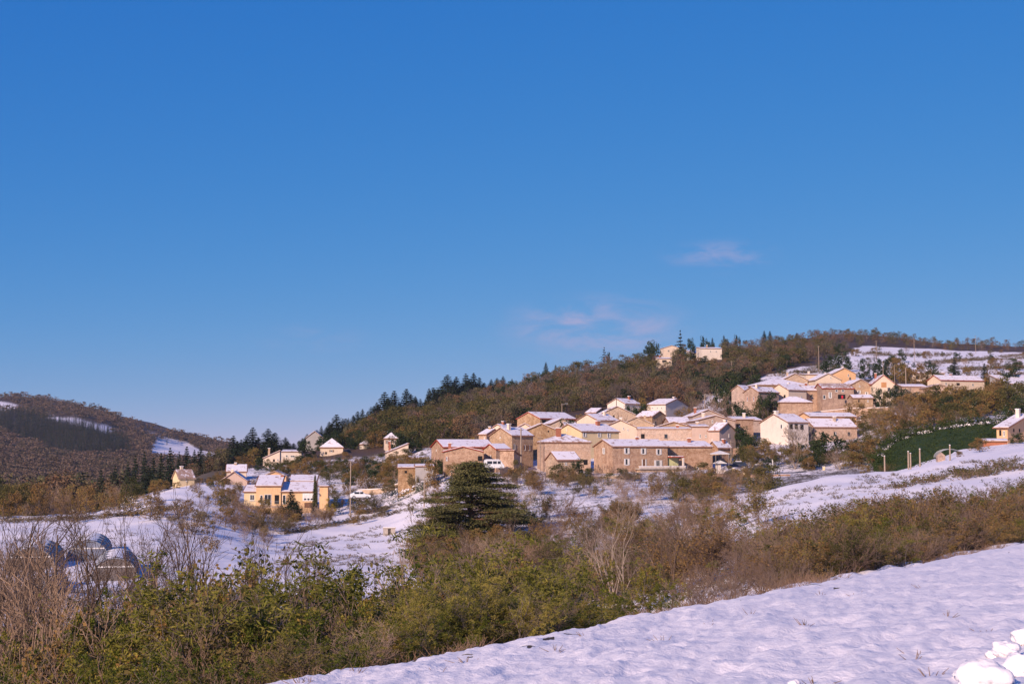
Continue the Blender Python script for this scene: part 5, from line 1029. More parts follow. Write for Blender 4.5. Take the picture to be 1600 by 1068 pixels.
for px in np.arange(474,775,8.5):
    px=px+rng.normal()*3; yt=sil(RG,px)-14+18*rng.random(); D=float(np.interp(px,[470,600,700,775],[520,610,690,725]))-25*rng.random(); topplace(FIRS[int(rng.integers(0,4))],'fir_tree',px,yt,D,fir_label(px),'fir',GF,split=False,wpx=17+12*rng.random())
topplace(RAG,'ragged_fir',1063,517,660,'tall ragged fir with bare gaps beside the hilltop houses','fir',split=True,wpx=18)
topplace(RAG,'ragged_fir',944,543,765,'lone thin tree with a lopsided crown on the ridge','tree',split=True,wpx=14)
for px,yt,D,w_ in ((951,550,765,7),(895,569,770,7),(1020,533,720,26),(1012,540,715,18),(1079,529,680,16),(1152,524,830,12),(1100,526,800,14),(1110,534,780,16)):
    topplace(DARK[0],'round_pine',px,yt,D,'round headed pine on the ridge near the hilltop houses','pine','round headed pines on the ridge',wpx=w_)
# --- woodland: the trees that show largest are individuals, the rest one mass
pts=jgrid(rng,WOOD,6.6,4.6); cand=[]
for a,b in pts:
    h=hit(a,b,340)
    if h is None: continue
    H=3.6+3.6*rng.random()
    if inhouse(h.x,h.y,1.5): continue
    spn=fbm(np.array([h.x/38.]),np.array([h.y/60.]),3,61)[0]
    if 1150<a and b<560: H*=.8
    if a<620: H*=1.15
    if any(abs(a-q[0])<q[2] and q[1]<b<q[3] for q in ((1103,540,28,592),(1048,538,14,562),(1040,556,14,588))): continue
    cand.append((DARK[0] if rng.random()<.05 or spn>.66 and rng.random()<.5 else FORO[int(rng.integers(0,3))] if spn<.47 and rng.random()<.65 else FORB[int(rng.integers(0,3))] if rng.random()<.22 else FOR[int(rng.integers(0,5))],h,H,1.0+.35*rng.random(),H/h.y,a))
cand.sort(key=lambda t:-t[4]); nd=0; ind=[];rest=[]
for c in cand:
    if c[0] is DARK[0]:
        if nd<70: nd+=1; ind.append(c)
    elif len(ind)<330: ind.append(c)
    else: rest.append(c)
print('wood',len(cand),len(ind),len(rest))
def zone(a):
    return 'above the scattered houses on the left' if a<640 else 'above the long barn' if a<820 else 'above the village centre' if a<1080 else 'between the village and the hilltop houses' if a<1240 else 'above the upper hamlet'
for p_,h,H,sx,_,a in ind:
    dk=p_ is DARK[0]
    place(p_,'evergreen_tree' if dk else 'olive_woodland_tree' if p_ in FORO else 'bare_woodland_tree' if p_ in FORB else 'woodland_tree',h,H*(.8 if dk else 1),('dark evergreen scattered in the brown wood ' if dk else ('olive green tree in the brown wood ' if p_ in FORO else 'greyish bare tree in the brown wood ' if p_ in FORB else 'brown autumn tree in the wood '))+zone(a),'tree','trees of the hillside wood '+zone(a),wid=p_.W*H/p_.H*sx)
merged('woodland','brown autumn wood covering the hill up to the ridge',[(c[0],c[1],c[2],c[3]) for c in rest])
# --- far wood on the left hill
it=[];itf=[]
FAR=[(-40,628),(0,618),(60,622),(150,638),(200,658),(260,676),(330,690),(362,695),(372,724),(372,764),(-40,772)]
CONB=[(-40,640),(40,648),(110,660),(200,688),(204,712),(150,716),(80,706),(0,676),(-40,668)]
for a,b in jgrid(rng,FAR,5.0,3.6):
    h=hit(a,b,560)
    if h is None: continue
    con=bool(inpoly([a],[b],CONB)[0]); sn=any(inpoly([a],[b],q)[0] for q in FARWOOD_SNOW)
    if sn and rng.random()<.95: continue
    if not con and any(inpoly([a+dx],[b+2],q)[0] for q in FARWOOD_SNOW for dx in (-3,3)) and rng.random()<.6: continue
    H=(13 if con else 8)*(.8+.5*rng.random())
    if con or rng.random()<(.30 if b>698 else .06): itf.append((FARF[int(rng.integers(0,2))],h,H,1.4))
    else: it.append((FARB[int(rng.integers(0,3))],h,H,1.6))
merged('far_wood','hazy brown wood on the far hill at the left',it); merged('far_fir_plantation','dark conifer plantation on the far hill at the left',itf)
# --- valley trees between the snow field and the far hill
it=[]
for i in range(900):
    c=-50+430*rng.random(); Y=430+570*rng.random()**1.2; x=(c-800)/F*Y; z=zts(x,Y); H=7+8*rng.random() if c<210 else 3+3.5*rng.random()
    dk=rng.random()<(.55 if c<200 else .85)
    it.append((FARF[int(rng.integers(0,2))] if dk and rng.random()<.6 else (DARK[0] if dk and rng.random()<.15 else (FOR if Y<620 else FARB)[int(rng.integers(0,3))]),(x,Y,z),H,1.2))
merged('valley_wood','mixed dark and brown wood filling the valley behind the snow field',it)
for i,(px,yt,D,w_) in enumerate(((212,712,430,20),(226,706,440,22),(240,716,420,24),(252,708,450,22),(266,700,460,26),(280,706,450,20),(292,698,465,24),(304,703,455,20),(314,697,470,26),(326,705,460,20),(338,702,470,22),(350,712,440,20),(200,722,420,22),(180,728,430,24),(232,728,400,30),(250,732,395,26),(158,735,430,26))):
    topplace(FIRS[i%4],'fir_tree',px,yt,D,'dark fir in the belt behind the yellow house on the left','fir','dark firs of the belt behind the yellow house',split=True,wpx=w_)
# brown trees behind the snow field on the left
TB=[(-40,752),(0,748),(60,752),(120,756),(170,752),(220,744),(260,742),(300,740),(340,752),(360,760)]
for i in range(120):
    px=-25+395*rng.random(); D=262+75*rng.random() if px<250 else 296+60*rng.random(); yt=sil(TB,px)+rng.random()*34
    pr=[BRWN[0],BRWN[1],BRWN[2],OLIV[0],OLIV[1],BT[0],BT[2],BSH[0],BSH[3]][int(rng.integers(0,9))]
    topplace(pr,'valley_tree',px,yt,D,'brown or bare tree in the belt beyond the snow field on the left','tree','trees beyond the left snow field',split=False,minh=1.5,wpx=24+22*rng.random())
for px,yt,yb,w_ in ((205,778,806,50),(170,790,808,34),(235,790,812,40),(280,792,812,44),(120,796,815,30),(300,810,834,46),(330,838,860,36)):
    baseplace(SNOWY[1 if w_>35 else 0],'snowy_shrub',px,yt,yb,'low shrub dusted with snow on the rim of the left snow field','shrub','snow dusted shrubs round the left snow field',wpx=w_)
# --- garden and village plants, one by one
KD={'d':(DARK,'evergreen_tree','dark evergreen'),'o':(OLIV,'leafy_tree','olive leaved tree'),'b':(BRWN,'brown_tree','brown leaved tree'),'p':(PT,'bare_tree','pale bare tree'),'t':(BT,'bare_tree','bare tree'),'s':(BSH,'bare_shrub','bare shrub'),'l':(BLS,'leafy_shrub','thinly leaved shrub'),'y':([YELL],'yellow_shrub','yellow shrub'),'w':(SNOWY,'snowy_shrub','snow laden shrub'),'f':(FIRS,'fir_tree','small fir')}
VL=[ # kind, px, ytop, ybase, width px, D, where
('f',455,765,815,34,276,'in front of the orange villa'),('f',463,782,822,26,272,'beside the larger fir in front of the orange villa'),
('s',400,790,826,44,280,'below the terrace of the orange villa'),('s',425,785,830,50,279,'below the terrace of the orange villa'),('s',378,790,826,40,284,'at the left corner of the orange villa'),('t',412,776,830,40,277,'before the terrace of the orange villa'),
('y',516,778,796,14,280,'beside the dark bush right of the orange villa'),('o',524,778,802,30,282,'right of the orange villa'),('w',500,794,808,34,278,'right of the garage of the orange villa'),('l',482,816,836,50,268,'along the fence of the orange villa'),('l',455,822,842,40,262,'along the fence of the orange villa'),('s',530,810,828,40,268,'along the fence of the orange villa'),
('o',500,718,745,34,380,'behind the orange villa'),('o',530,722,748,40,370,'behind the orange villa'),('b',470,722,748,36,372,'behind the orange villa'),('b',555,724,748,34,372,'right of the pyramid roofed house'),('o',515,735,760,46,345,'behind the orange villa'),('b',545,738,760,40,340,'behind the lone wooden pole'),('d',574,726,745,22,345,'round and low left of the climbing cream house'),('s',592,724,745,26,345,'left of the climbing cream house'),('b',480,740,762,36,340,'behind the orange villa'),
('d',478,690,728,36,440,'left of the pyramid roofed house'),('d',575,680,708,24,470,'before the small pale house'),('d',590,676,705,22,465,'between the two small houses under the firs'),('d',548,676,706,30,480,'behind the pyramid roofed house'),('d',629,680,702,22,425,'right of the two storey cream house'),('d',650,690,720,28,400,'left of the long barn'),('b',640,706,722,22,388,'left of the long barn'),('o',660,706,728,26,370,'left of the long barn'),('b',520,692,712,28,462,'behind the pyramid roofed house'),('b',395,700,730,30,445,'left of the white villa'),('b',380,712,738,30,430,'left of the cream villa'),('d',436,722,745,26,405,'below the white villa'),('d',462,718,740,22,402,'below the white villa'),
('b',345,735,762,30,360,'left of the wide white roof'),('w',402,745,768,26,340,'behind the left wing of the orange villa'),('w',372,752,772,30,330,'left of the orange villa'),('b',350,766,790,36,315,'left of the orange villa'),
('l',610,752,775,46,300,'on the terraces left of the pine'),('l',580,772,800,50,280,'on the terraces left of the pine'),('o',560,770,796,36,284,'on the terraces left of the pine'),('l',640,748,765,44,295,'on the terraces left of the pine'),('w',660,768,785,40,275,'on the terraces left of the pine'),('l',600,790,808,44,268,'on the terraces left of the pine'),('w',575,745,762,40,320,'on the terraces left of the pine'),('b',560,796,812,34,262,'on the terraces left of the pine'),('o',655,812,842,34,232,'at the foot of the pine'),('l',645,825,850,40,222,'beside the pump house'),('b',673,722,745,30,282,'below the grey shed'),('b',705,722,742,24,285,'before the long barn'),('l',650,734,748,40,288,'below the grey shed'),
('s',790,728,752,50,275,'below the white camper van'),('s',760,736,758,50,270,'below the white camper van'),('l',830,735,762,50,268,'right of the big pine'),('s',850,728,758,46,272,'left of the small stone hut'),('s',800,745,775,50,262,'right of the big pine'),('o',806,720,736,16,283,'below the lean-to'),
('o',877,722,752,44,273,'before the small stone hut'),('d',903,717,744,26,275,'shrub beside the small stone hut'),('d',915,731,750,22,274,'hedge bush right of the small stone hut'),('s',945,722,752,44,276,'at the corner of the large farmhouse'),('s',932,735,760,44,270,'below the large farmhouse'),('d',972,731,752,26,275,'below the large farmhouse'),('o',992,736,760,34,272,'below the large farmhouse'),('o',1022,738,762,34,272,'below the balcony of the large farmhouse'),('o',1046,736,762,32,273,'below the balcony of the large farmhouse'),('s',1074,728,746,36,281,'before the long low stone building'),('s',1092,732,750,30,279,'before the long low stone building'),('l',1010,752,772,46,262,'below the large farmhouse'),
('o',1163,695,735,40,296,'right of the garden pavilion'),('d',1172,680,702,30,315,'right of the pale gabled house'),('d',1158,667,686,16,323,'fir like beside the pale gabled house'),('b',1195,690,718,44,312,'below the bright white house'),('o',1212,712,738,34,295,'above the road wall'),('b',1225,700,735,40,300,'below the bright white house'),('o',1245,708,742,46,292,'above the road wall'),('d',1292,676,738,52,300,'big and round below the long stone house'),('d',1276,688,738,34,297,'below the long stone house'),('b',1262,716,745,40,288,'above the snow bank'),
('s',1330,676,724,52,315,'right of the long stone house'),('b',1350,690,730,46,300,'left of the green bank'),('s',1312,700,735,44,295,'right of the big dark evergreen'),('o',1345,706,740,44,285,'left of the green bank'),('b',1328,716,744,44,280,'above the snow bank'),('s',1368,640,690,48,345,'in the orchard right of the long stone house'),('o',1378,665,705,44,325,'in the orchard above the green bank'),('b',1362,715,742,36,270,'left of the bare posts'),('l',1386,725,745,30,240,'left of the bare posts'),('b',1395,648,688,40,340,'in the orchard above the green bank'),
('d',1373,606,632,24,406,'before the tall house with the orange hatch'),('o',1387,608,634,24,404,'before the tall house with the orange hatch'),('d',1402,602,628,20,415,'left of the low stone building'),('d',1426,612,640,36,408,'below the low stone building'),('b',1445,618,650,40,398,'below the low stone building'),('o',1462,604,665,56,385,'broad clump below the bungalow'),('b',1492,602,668,60,380,'broad clump below the bungalow'),('o',1515,610,668,54,370,'broad clump below the bungalow'),('b',1540,606,665,50,378,'broad clump below the bungalow'),('o',1478,628,672,50,360,'broad clump above the green bank'),('b',1530,632,668,46,350,'broad clump above the green bank'),('o',1572,592,655,50,370,'tall clump at the right edge'),('o',1598,600,655,46,350,'tall clump at the right edge'),('d',1585,620,656,40,345,'in the clump at the right edge'),('b',1555,590,630,30,400,'right of the bungalow'),('d',1578,574,600,14,440,'pointed left of the barn at the right edge'),
('d',1460,570,590,34,480,'above the bungalow'),('f',1491,562,592,26,470,'above the bungalow'),('f',1538,568,592,20,470,'above the right end of the bungalow'),('b',1440,568,600,30,470,'above the low stone building'),('b',1424,572,606,34,455,'above the low stone building'),('b',1405,568,600,30,460,'behind the half red roof'),('b',1512,574,596,30,470,'above the bungalow'),('b',1552,578,604,34,450,'above the right end of the bungalow'),('d',1410,566,590,24,500,'above the half red roof'),('d',1386,562,584,28,510,'above the half red roof'),
('d',1300,555,588,34,520,'above the tall peach house'),('d',1316,549,580,30,560,'above the tall peach house'),('d',1350,562,580,20,520,'above the tall peach house'),('d',1376,560,582,28,525,'behind the half red roof'),('d',1312,536,556,18,700,'on the high snowfield'),('d',1409,546,562,16,640,'on the high snowfield'),('b',1336,545,558,20,680,'on the high snowfield'),
('d',1200,613,642,34,396,'beside the pink shuttered house'),('o',1192,620,642,22,398,'beside the pink shuttered house'),('d',1150,628,645,22,392,'low before the grey stone gable'),('d',1163,636,646,34,388,'low hedge before the pink shuttered house'),('d',1145,597,615,38,450,'behind the grey stone gable'),('d',1120,590,612,40,470,'left of the grey stone gable'),('d',1180,585,600,28,490,'behind the broadest hipped roof'),('s',1120,612,640,34,420,'in the snowy gap left of the upper hamlet'),('s',1108,618,645,28,412,'in the snowy gap left of the upper hamlet'),('s',1132,625,648,30,405,'in the snowy gap left of the upper hamlet'),('s',1092,620,648,22,410,'in the snowy gap left of the upper hamlet'),
('d',1000,632,648,30,400,'before the two upper white houses'),('d',985,634,648,22,402,'before the left upper white house'),('b',1005,622,645,18,415,'between the two upper white houses'),('b',1066,636,648,28,402,'before the right upper white house'),('s',970,645,660,20,372,'before the stone barn with the dark door'),('b',905,648,660,14,385,'behind the long cream house'),('d',890,655,668,8,340,'tiny, on the edge of the dark stone gable'),('s',745,678,692,20,345,'left of the small gabled stone house'),('y',737,684,696,20,342,'left of the small gabled stone house'),
('w',1105,755,780,44,225,'behind the rim of the snow bank'),('o',1200,742,770,50,232,'bright green on the rim of the snow bank'),('o',1178,748,774,36,230,'bright green on the rim of the snow bank'),('l',1070,752,785,50,232,'below the road wall'),('o',1055,765,800,60,215,'on the slope below the road'),('b',1125,745,768,30,246,'below the road wall'),('b',1352,725,745,52,166,'rusty on the crest of the snow bank'),('b',1530,684,708,34,226,'rusty beside the red shed'),('b',1500,705,718,26,200,'beside the arched shelter'),('d',1590,676,698,24,256,'clipped before the timber house')]
# evergreen hedge runs by the terraces: rows of separate bushes
for k,(kd,px,yt,yb,wp,D,wh) in enumerate(VL):
    L,nm,lb=KD[kd]; pr=L[k%len(L)]
    if kd=='d': pr=DARK[0 if k%3 else 1]
    topplace(pr,nm,px,yt,D,lb+' '+wh,'fir' if kd=='f' else 'shrub' if kd in 'slyw' else 'tree','garden and village trees and shrubs',split=wp>=30,wpx=wp)
topplace(p_baretree(571,9,'bark_pale',nst=4,r=.16,spread=.5,kids=(7,6,3),frm=.35,rmin=.03),'bare_tree',1247,660,304,'pale bare tree with upswept limbs before the bright white house','tree',split=True,wpx=62)
# cypress
topplace(p_fir(333,12,2.0,tiers=34,per=10,ragged=.12,q=7,mat='needle_pine'),'cypress',492.5,742,283,'slim olive green cypress column at the right corner of the orange villa','cypress',split=True,wpx=10)
# clipped hedge rows left of the pine
def hedge_row(pts,h,label):
    P=[Vector(ray(*a)) for a in pts]; L=[]; r=np.random.default_rng(len(label)); pp=[]
    for i in range(len(P)-1):
        n=int((P[i+1]-P[i]).length*1.0)+1
        for k in range(n): q=P[i].lerp(P[i+1],(k+r.random())/n); pp.append((q.x,q.y,zts(q.x,q.y)))
    pp=np.array(pp); o=empty('hedge',pp[0]); tag(o,label,'hedge'); c=np.repeat(pp-pp[0],150,0); c=c+r.random(c.shape)*[1.4,1.0,h]-[.7,.5,0]; l=leaves(r,c,.2,.6,.3)
    link('foliage',fastmesh('foliage',l[0],l[1],None,[M['hedge']],None,{'leaf':('FACE',r.random(len(l[1])))}),o)
    c=pp-pp[0]; c=np.repeat(c,26,0)+r.random((len(pp)*26,3))*[1.4,.9,.15]+[-.7,-.45,h]; l=leaves(r,c,.3,.9,4); link('snow_cover',fastmesh('snow_cover',l[0],l[1],None,[M['snow']]),o)
hedge_row([(608,775,288),(650,768,286),(690,762,284)],1.6,'dark clipped hedge on the terrace left of the pine, lower row')
hedge_row([(600,762,300),(645,752,298),(680,748,296)],1.0,'dark clipped hedge on the terrace left of the pine, upper row')
# --- shrubs of the middle slope
MID=[(640,860),(680,770),(760,752),(850,752),(1000,752),(1090,756),(1110,790),(1110,805),(1200,815),(1235,850),(1180,900),(1050,950),(960,960),(700,960)]
OPEN=[[(1130,835),(1200,822),(1260,868),(1262,915),(1150,925),(1110,890)],[(990,790),(1085,785),(1090,815),(1000,820)],[(895,790),(950,785),(960,825),(900,830)],[(1060,840),(1120,830),(1120,860),(1060,870)],[(965,960),(1090,925),(1100,945),(990,975)],[(838,775),(880,775),(885,800),(838,805)]]
cnt={'s':0,'l':0,'o':0}
for a,b in jgrid(rng,MID,23,13):
    if any(inpoly([a],[b],q)[0] for q in OPEN) and rng.random()<.85: continue
    h=hit(a,b,42)
    if h is None or h.y>262 or edge_sd(h.x,h.y)<2: continue
    u_=rng.random(); H=(1.6+1.7*rng.random())
    if h.y>200: H*=1.15
    if u_<.42: pr,nm,lb=BSH[int(rng.integers(0,5))],'bare_shrub','bare purplish shrub on the slope below the village'
    elif u_<.80: pr,nm,lb=BLS[int(rng.integers(0,4))],'leafy_shrub','brown thinly leaved shrub on the slope below the village'
    elif u_<.88: pr,nm,lb=SAP[int(rng.integers(0,5))],'leafy_sapling','olive leaved sapling on the slope below the village'
    elif u_<.94: pr,nm,lb=SNOWY[int(rng.integers(0,2))],'snowy_shrub','snow dusted bramble on the slope below the village'; H*=.5
    else: pr,nm,lb=BT[int(rng.integers(0,4))],'bare_tree','slim bare tree on the slope below the village'; H*=1.7
    place(pr,nm,h,H,lb,'tree' if nm=='bare_tree' else 'shrub','shrubs of the slope below the village',split=False if h.y>120 else True,wid=pr.W*H/pr.H*(1.25 if H<4 else .8))
# --- shrubs filling the gardens and orchards between the houses
def fill(poly,dx,dy,ymin,hs,kinds,where,grp,skip=()):
    for a,b in jgrid(rng,poly,dx,dy):
        if any(q[0]<a<q[1] and q[2]<b<q[3] for q in skip): continue
        h=hit(a,b,ymin)
        if h is None or inhouse(h.x,h.y,1.0): continue
        kd=kinds[int(rng.integers(0,len(kinds)))]; L,nm,lb=KD[kd]; pr=L[int(rng.integers(0,len(L)))]; H=hs[0]+(hs[1]-hs[0])*rng.random(); 
        if kd=='w': H*=.6
        place(pr,nm,h,H,lb+' '+where,'shrub' if kd in 'slyw' else 'tree','garden and village trees and shrubs',wid=H*(1.0+.5*rng.random()))
fill([(405,728),(640,722),(690,748),(680,765),(560,765),(535,755),(405,738)],12,6,300,(1.8,3.8),'osblwbod','in the gardens left of the village','garden plants left of the village',[(500,540,690,712)])
fill([(512,770),(700,768),(690,800),(560,812),(520,800)],22,11,240,(1.2,2.6),'slowlbsw','on the terraces right of the orange villa','garden plants right of the orange villa',[(590,680,778,800)])
fill([(365,797),(500,806),(520,822),(430,842),(350,838)],15,9,230,(1.8,3.6),'sslbst','below the orange villa','plants below the orange villa')
fill([(468,686),(560,672),(645,676),(660,700),(600,706),(480,706)],11,6,300,(3,5.5),'dodob','under the firs on the left','trees under the firs')
fill([(1180,640),(1300,640),(1400,632),(1400,645),(1180,655)],24,7,350,(1.8,3),'sobd','on the terraces of the upper hamlet','plants')
fill([(345,760),(380,765),(372,800),(335,800)],16,10,240,(2,3.5),'bslw','left of the orange villa','plants left of the orange villa')
fill([(1140,690),(1180,700),(1300,712),(1385,690),(1385,745),(1290,742),(1180,735),(1150,730)],19,10,280,(2,4.5),'obsdlobp','between the bright white house and the road','plants between the white house and the road',[(1185,1240,690,706)])
fill([(1050,752),(1230,752),(1180,782),(1110,790),(1060,795)],21,10,200,(2,4),'obslo','below the road wall','plants below the road wall')
fill([(1320,645),(1400,645),(1540,655),(1500,672),(1400,690),(1320,690)],21,9,300,(3,6),'obsbol','in the orchard above the green bank','orchard trees above the green bank',[(1320,1405,640,658)])
fill([(1400,605),(1600,604),(1600,655),(1440,655),(1400,640)],23,11,360,(3.5,6.5),'obbsod','in the broad clump below the bungalow','trees of the broad clump below the bungalow',[(1400,1450,600,624),(1445,1548,600,628)])
fill([(1395,575),(1600,572),(1600,592),(1540,590),(1450,588),(1400,600)],26,9,440,(3,5.5),'obbd','behind the bungalow','trees behind the bungalow',[(1415,1480,570,592),(1448,1548,570,600)])
fill([(800,742),(930,752),(1040,748),(1040,765),(800,765)],19,8,262,(1.5,3),'sbols','right below the houses','plants right below the houses',[(985,1072,740,762)])
fill([(1078,566),(1132,566),(1132,590),(1078,590)],9,7,560,(2.5,4),'obdb','just below the hilltop houses','trees just below the hilltop houses')
fill([(870,660),(1075,645),(1140,655),(1140,668),(870,672)],26,8,350,(1.5,3),'sobd','in the yards among the old houses','plants in the yards of the village')
fill([(1080,598),(1140,598),(1140,650),(1080,650)],15,9,400,(2,3.5),'swsd','in the snowy gap left of the upper hamlet','shrubs of the snowy gap')
fill([(640,862),(700,850),(840,850),(860,885),(640,905)],15,10,120,(1.8,3.2),'bslosb','at the foot of the big pine','p')
fill([(285,775),(375,778),(440,835),(415,862),(330,852),(235,806)],23,12,150,(1.6,3.2),'sbwlt','on the left snow slope before the orange villa','p')
fill([(1200,586),(1345,546),(1600,552),(1600,590),(1400,575),(1300,575),(1220,592)],33,8,420,(1.5,4),'dbsosd','on the high snowfield','p')
fill([(1440,612),(1600,606),(1600,655),(1470,660)],26,10,360,(3.8,5.8),'obdo','in the broad clump below the bungalow','p',[(1400,1550,600,640)])
# pale slim trees right of centre
for px,yt,D,w_,l in ((960,778,75,90,'pale forked tree with bare twigs right of the thicket'),(975,786,70,60,'slim pale tree right of the forked one'),(1040,790,60,60,'thin brown sapling tree before the brown slope'),(1145,815,47,66,'dark slim tree leaning at the edge of the snow field'),(1278,795,50,110,'bushy bare tree with a fan of purple twigs at the field edge')):
    topplace(PT[0] if 'pale' in l else BT[1] if 'thin' in l or 'dark' in l else BT[3],'bare_tree',px,yt,D,l,'tree',split=True,wpx=w_)
# --- hedgerow beyond the field, right half
TOPR=[(1180,830),(1230,800),(1290,785),(1340,775),(1400,765),(1450,758),(1500,755),(1550,748),(1620,745)]
n=0
for row,(d0,lo) in enumerate(((3.5,60),(6.5,38),(10,20),(15,8),(21,0))):
    for px in np.arange(1185 if row>1 else 1250,1625,15.0 if row<2 else 13):
        px=px+rng.normal()*4; t=(px-800)/F
        # march from the edge line
        Y=20.0
        while edge_sd(t*Y,Y)>d0 and Y<120: Y+=.3
        Y=25.0; 
        Ys=np.arange(20,130,.25); sds=edge_sd(t*Ys,Ys); k=np.where(sds<d0)[0]; k=[i for i in k if Ys[i]>25]
        # the sight line leaves the field going outward: take the farthest Y with sd still below the offset
        Ys2=Ys; inside=np.where(sds<=0)[0]; ye=Ys[inside[-1]] if len(inside) else 30.0
        Y=ye+d0*1.9*(.8+.4*rng.random()); yt=sil(TOPR,px)+lo+abs(rng.normal())*16
        u_=rng.random()
        if px<1290 and row<2 and u_<.4: continue
        if u_<.34: pr,nm,lb=BSH[int(rng.integers(0,3))],'bare_shrub','purplish bare shrub in the hedgerow along the right snow field'
        elif u_<.76: pr,nm,lb=BLS[int(rng.integers(0,4))],'leafy_shrub','rusty and olive leaved shrub in the hedgerow along the right snow field'
        elif u_<.84: pr,nm,lb=WIL[int(rng.integers(0,2))],'willow_leaved_shrub','yellow green shrub with narrow leaves in the hedgerow along the right snow field'
        else: pr,nm,lb=(OLSAP if rng.random()<.6 else SAP)[int(rng.integers(0,3))],'leafy_sapling','green and yellow leaved sapling in the hedgerow along the right snow field'
        topplace(pr,nm,px,yt,Y,lb,'shrub','hedgerow along the right snow field',split=True,minh=1.3,wpx=(3.0+1.6*rng.random())*F/Y); n+=1
print('hedgerow',n)
# --- thicket in the foreground, left and centre
TOPF=[(-60,985),(0,975),(60,965),(130,955),(200,925),(260,905),(330,890),(400,872),(440,880),(500,885),(560,895),(620,885),(680,862),(730,850),(770,840),(820,858),(870,872),(915,890),(950,925),(985,960)]
n=0
for row,(off,lo,step) in enumerate(((1.6,110,34),(3.4,72,32),(5.8,36,30),(9,10,28),(13,0,30))):
    for px in np.arange(-50,985 if row<3 else 940,step):
        px=px+rng.normal()*7; t=(px-800)/F; Ys=np.arange(6,60,.2); sds=edge_sd(t*Ys,Ys); ins=np.where(sds<=0)[0]; ye=Ys[ins[-1]] if len(ins) else 9.0
        ye=max(ye,14.0) if px<520 else ye
        Y=ye+off*(1.5+.3*rng.random())+ (3 if px<450 else 0); yt=sil(TOPF,px)+lo+abs(rng.normal())*24-8
        if px>860: yt+=8
        u_=rng.random(); w0=(2.5+1.5*rng.random())*F/Y
        if u_<.66: pr,nm,lb=SAP[int(rng.integers(0,5))],'leafy_sapling','green and yellow leaved sapling in the foreground thicket '
        elif u_<.85: pr,nm,lb=BLS[int(rng.integers(0,4))],'leafy_shrub','brown leaved shrub in the foreground thicket '
        else: pr,nm,lb=BSH[int(rng.integers(0,5))],'bare_shrub','bare twiggy shrub in the foreground thicket '
        lb+='at the left' if px<300 else 'left of the middle' if px<620 else 'below the big pine' if px<860 else 'at its right end'
        topplace(pr,nm,px,yt,Y,lb,'shrub','foreground thicket '+lb[-16:],split=True,minh=.9,wpx=w0); n+=1
print('thicket',n)
for px,yt,D in ((690,872,32),(722,850,33),(752,842,34),(782,836,33),(815,852,34),(845,868,33),(705,905,28),(740,890,28),(775,885,28),(810,898,28),(675,925,27),(395,868,30),(425,862,31),(360,885,30)):
    topplace(WIL[int(px)%2],'willow_leaved_shrub',px,yt,D,'tall yellow green shrub with narrow drooping leaves '+('below the big pine' if px>600 else 'in the left part of the thicket'),'shrub','narrow leaved yellow green shrubs of the thicket',split=True)
topplace(SAP[2],'leafy_sapling',1010,862,36,'single yellow green sapling at the field edge right of the thicket','shrub',split=True,wpx=130)
topplace(SAP[4],'leafy_sapling',1048,905,33,'low olive sapling beside the single sapling at the field edge','shrub',split=True,wpx=80)
for px,yt,D in ((1075,880,34),(1100,870,36),(1125,885,37),(1160,865,40),(1190,870,42),(1220,850,44),(1245,870,44),(1085,905,31),(1140,898,34),(1205,885,39)):
    topplace(BSH[int(px)%5],'bare_shrub',px,yt,D,'low bare bramble at the field edge between thicket and hedgerow','shrub','brambles at the field edge',split=False,wpx=50)
for i in range(9):
    px=-10+(110 if i<7 else 420)*rng.random(); D=62+50*rng.random(); topplace(BT[i%4] if i%3 else BSH[3],'bare_tree' if i%3 else 'bare_shrub',px,800+60*rng.random(),D,('thin bare tree' if i%3 else 'tall bare shrub')+' behind the thicket at the left','tree' if i%3 else 'shrub','bare growth behind the thicket at the left',split=bool(i%3),wpx=(3+2*rng.random())*F/D)
# --- tall bare trees standing in the thicket at the left
for i,(px,yt,D,w_,l) in enumerate(((15,800,42,150,'bare tree with a thick leaning trunk at the left edge'),(50,760,52,170,'tall bare tree, second from the left edge'),(100,735,56,180,'tallest bare tree with a forked pale trunk on the left'),(118,790,44,140,'bare tree with dark limbs before the polytunnels'),(165,750,58,160,'bare tree above the middle polytunnel'),(215,790,50,140,'slender bare tree right of the polytunnels'),(250,770,60,130,'wispy bare tree at the right of the polytunnels'),(312,722,62,130,'upright bare tree rising alone before the left snow field'),(330,780,54,120,'bare tree with spreading limbs before the orange villa'),(285,800,50,110,'bare tree between the snow field and the upright one'),(5,850,36,110,'low bare tree cut by the left edge'),(70,850,38,110,'low bare tree before the small polytunnel'),(375,800,60,90,'thin bare tree below the orange villa'),(465,815,58,60,'thin bare sapling sticking up from the thicket'),(525,838,48,50,'short bare tree with a round twiggy head above the thicket'),(190,850,40,100,'low bare tree in the thicket before the polytunnels'),(140,730,64,120,'thin straight bare tree on the left'),(85,810,50,150,'spreading bare tree before the farthest left polytunnel'),(150,820,52,150,'spreading bare tree before the middle polytunnel'),(190,800,54,160,'spreading bare tree before the rightmost polytunnel'),(235,830,48,130,'low spreading bare tree right of the polytunnels'),(30,830,46,140,'spreading bare tree near the left edge'))):
    topplace(BT[i%4] ,'bare_tree',px,yt,D,l,'tree',split=True,wpx=w_)
for i,(px,yt,D) in enumerate(((0,880,40),(40,890,38),(85,880,42),(30,930,32),(165,900,38))):
    topplace(BSH[3+i%2],'bare_shrub',px,yt,D,'pale bare shrub among the trees at the left','shrub','pale shrubs at the left',split=False,wpx=110)
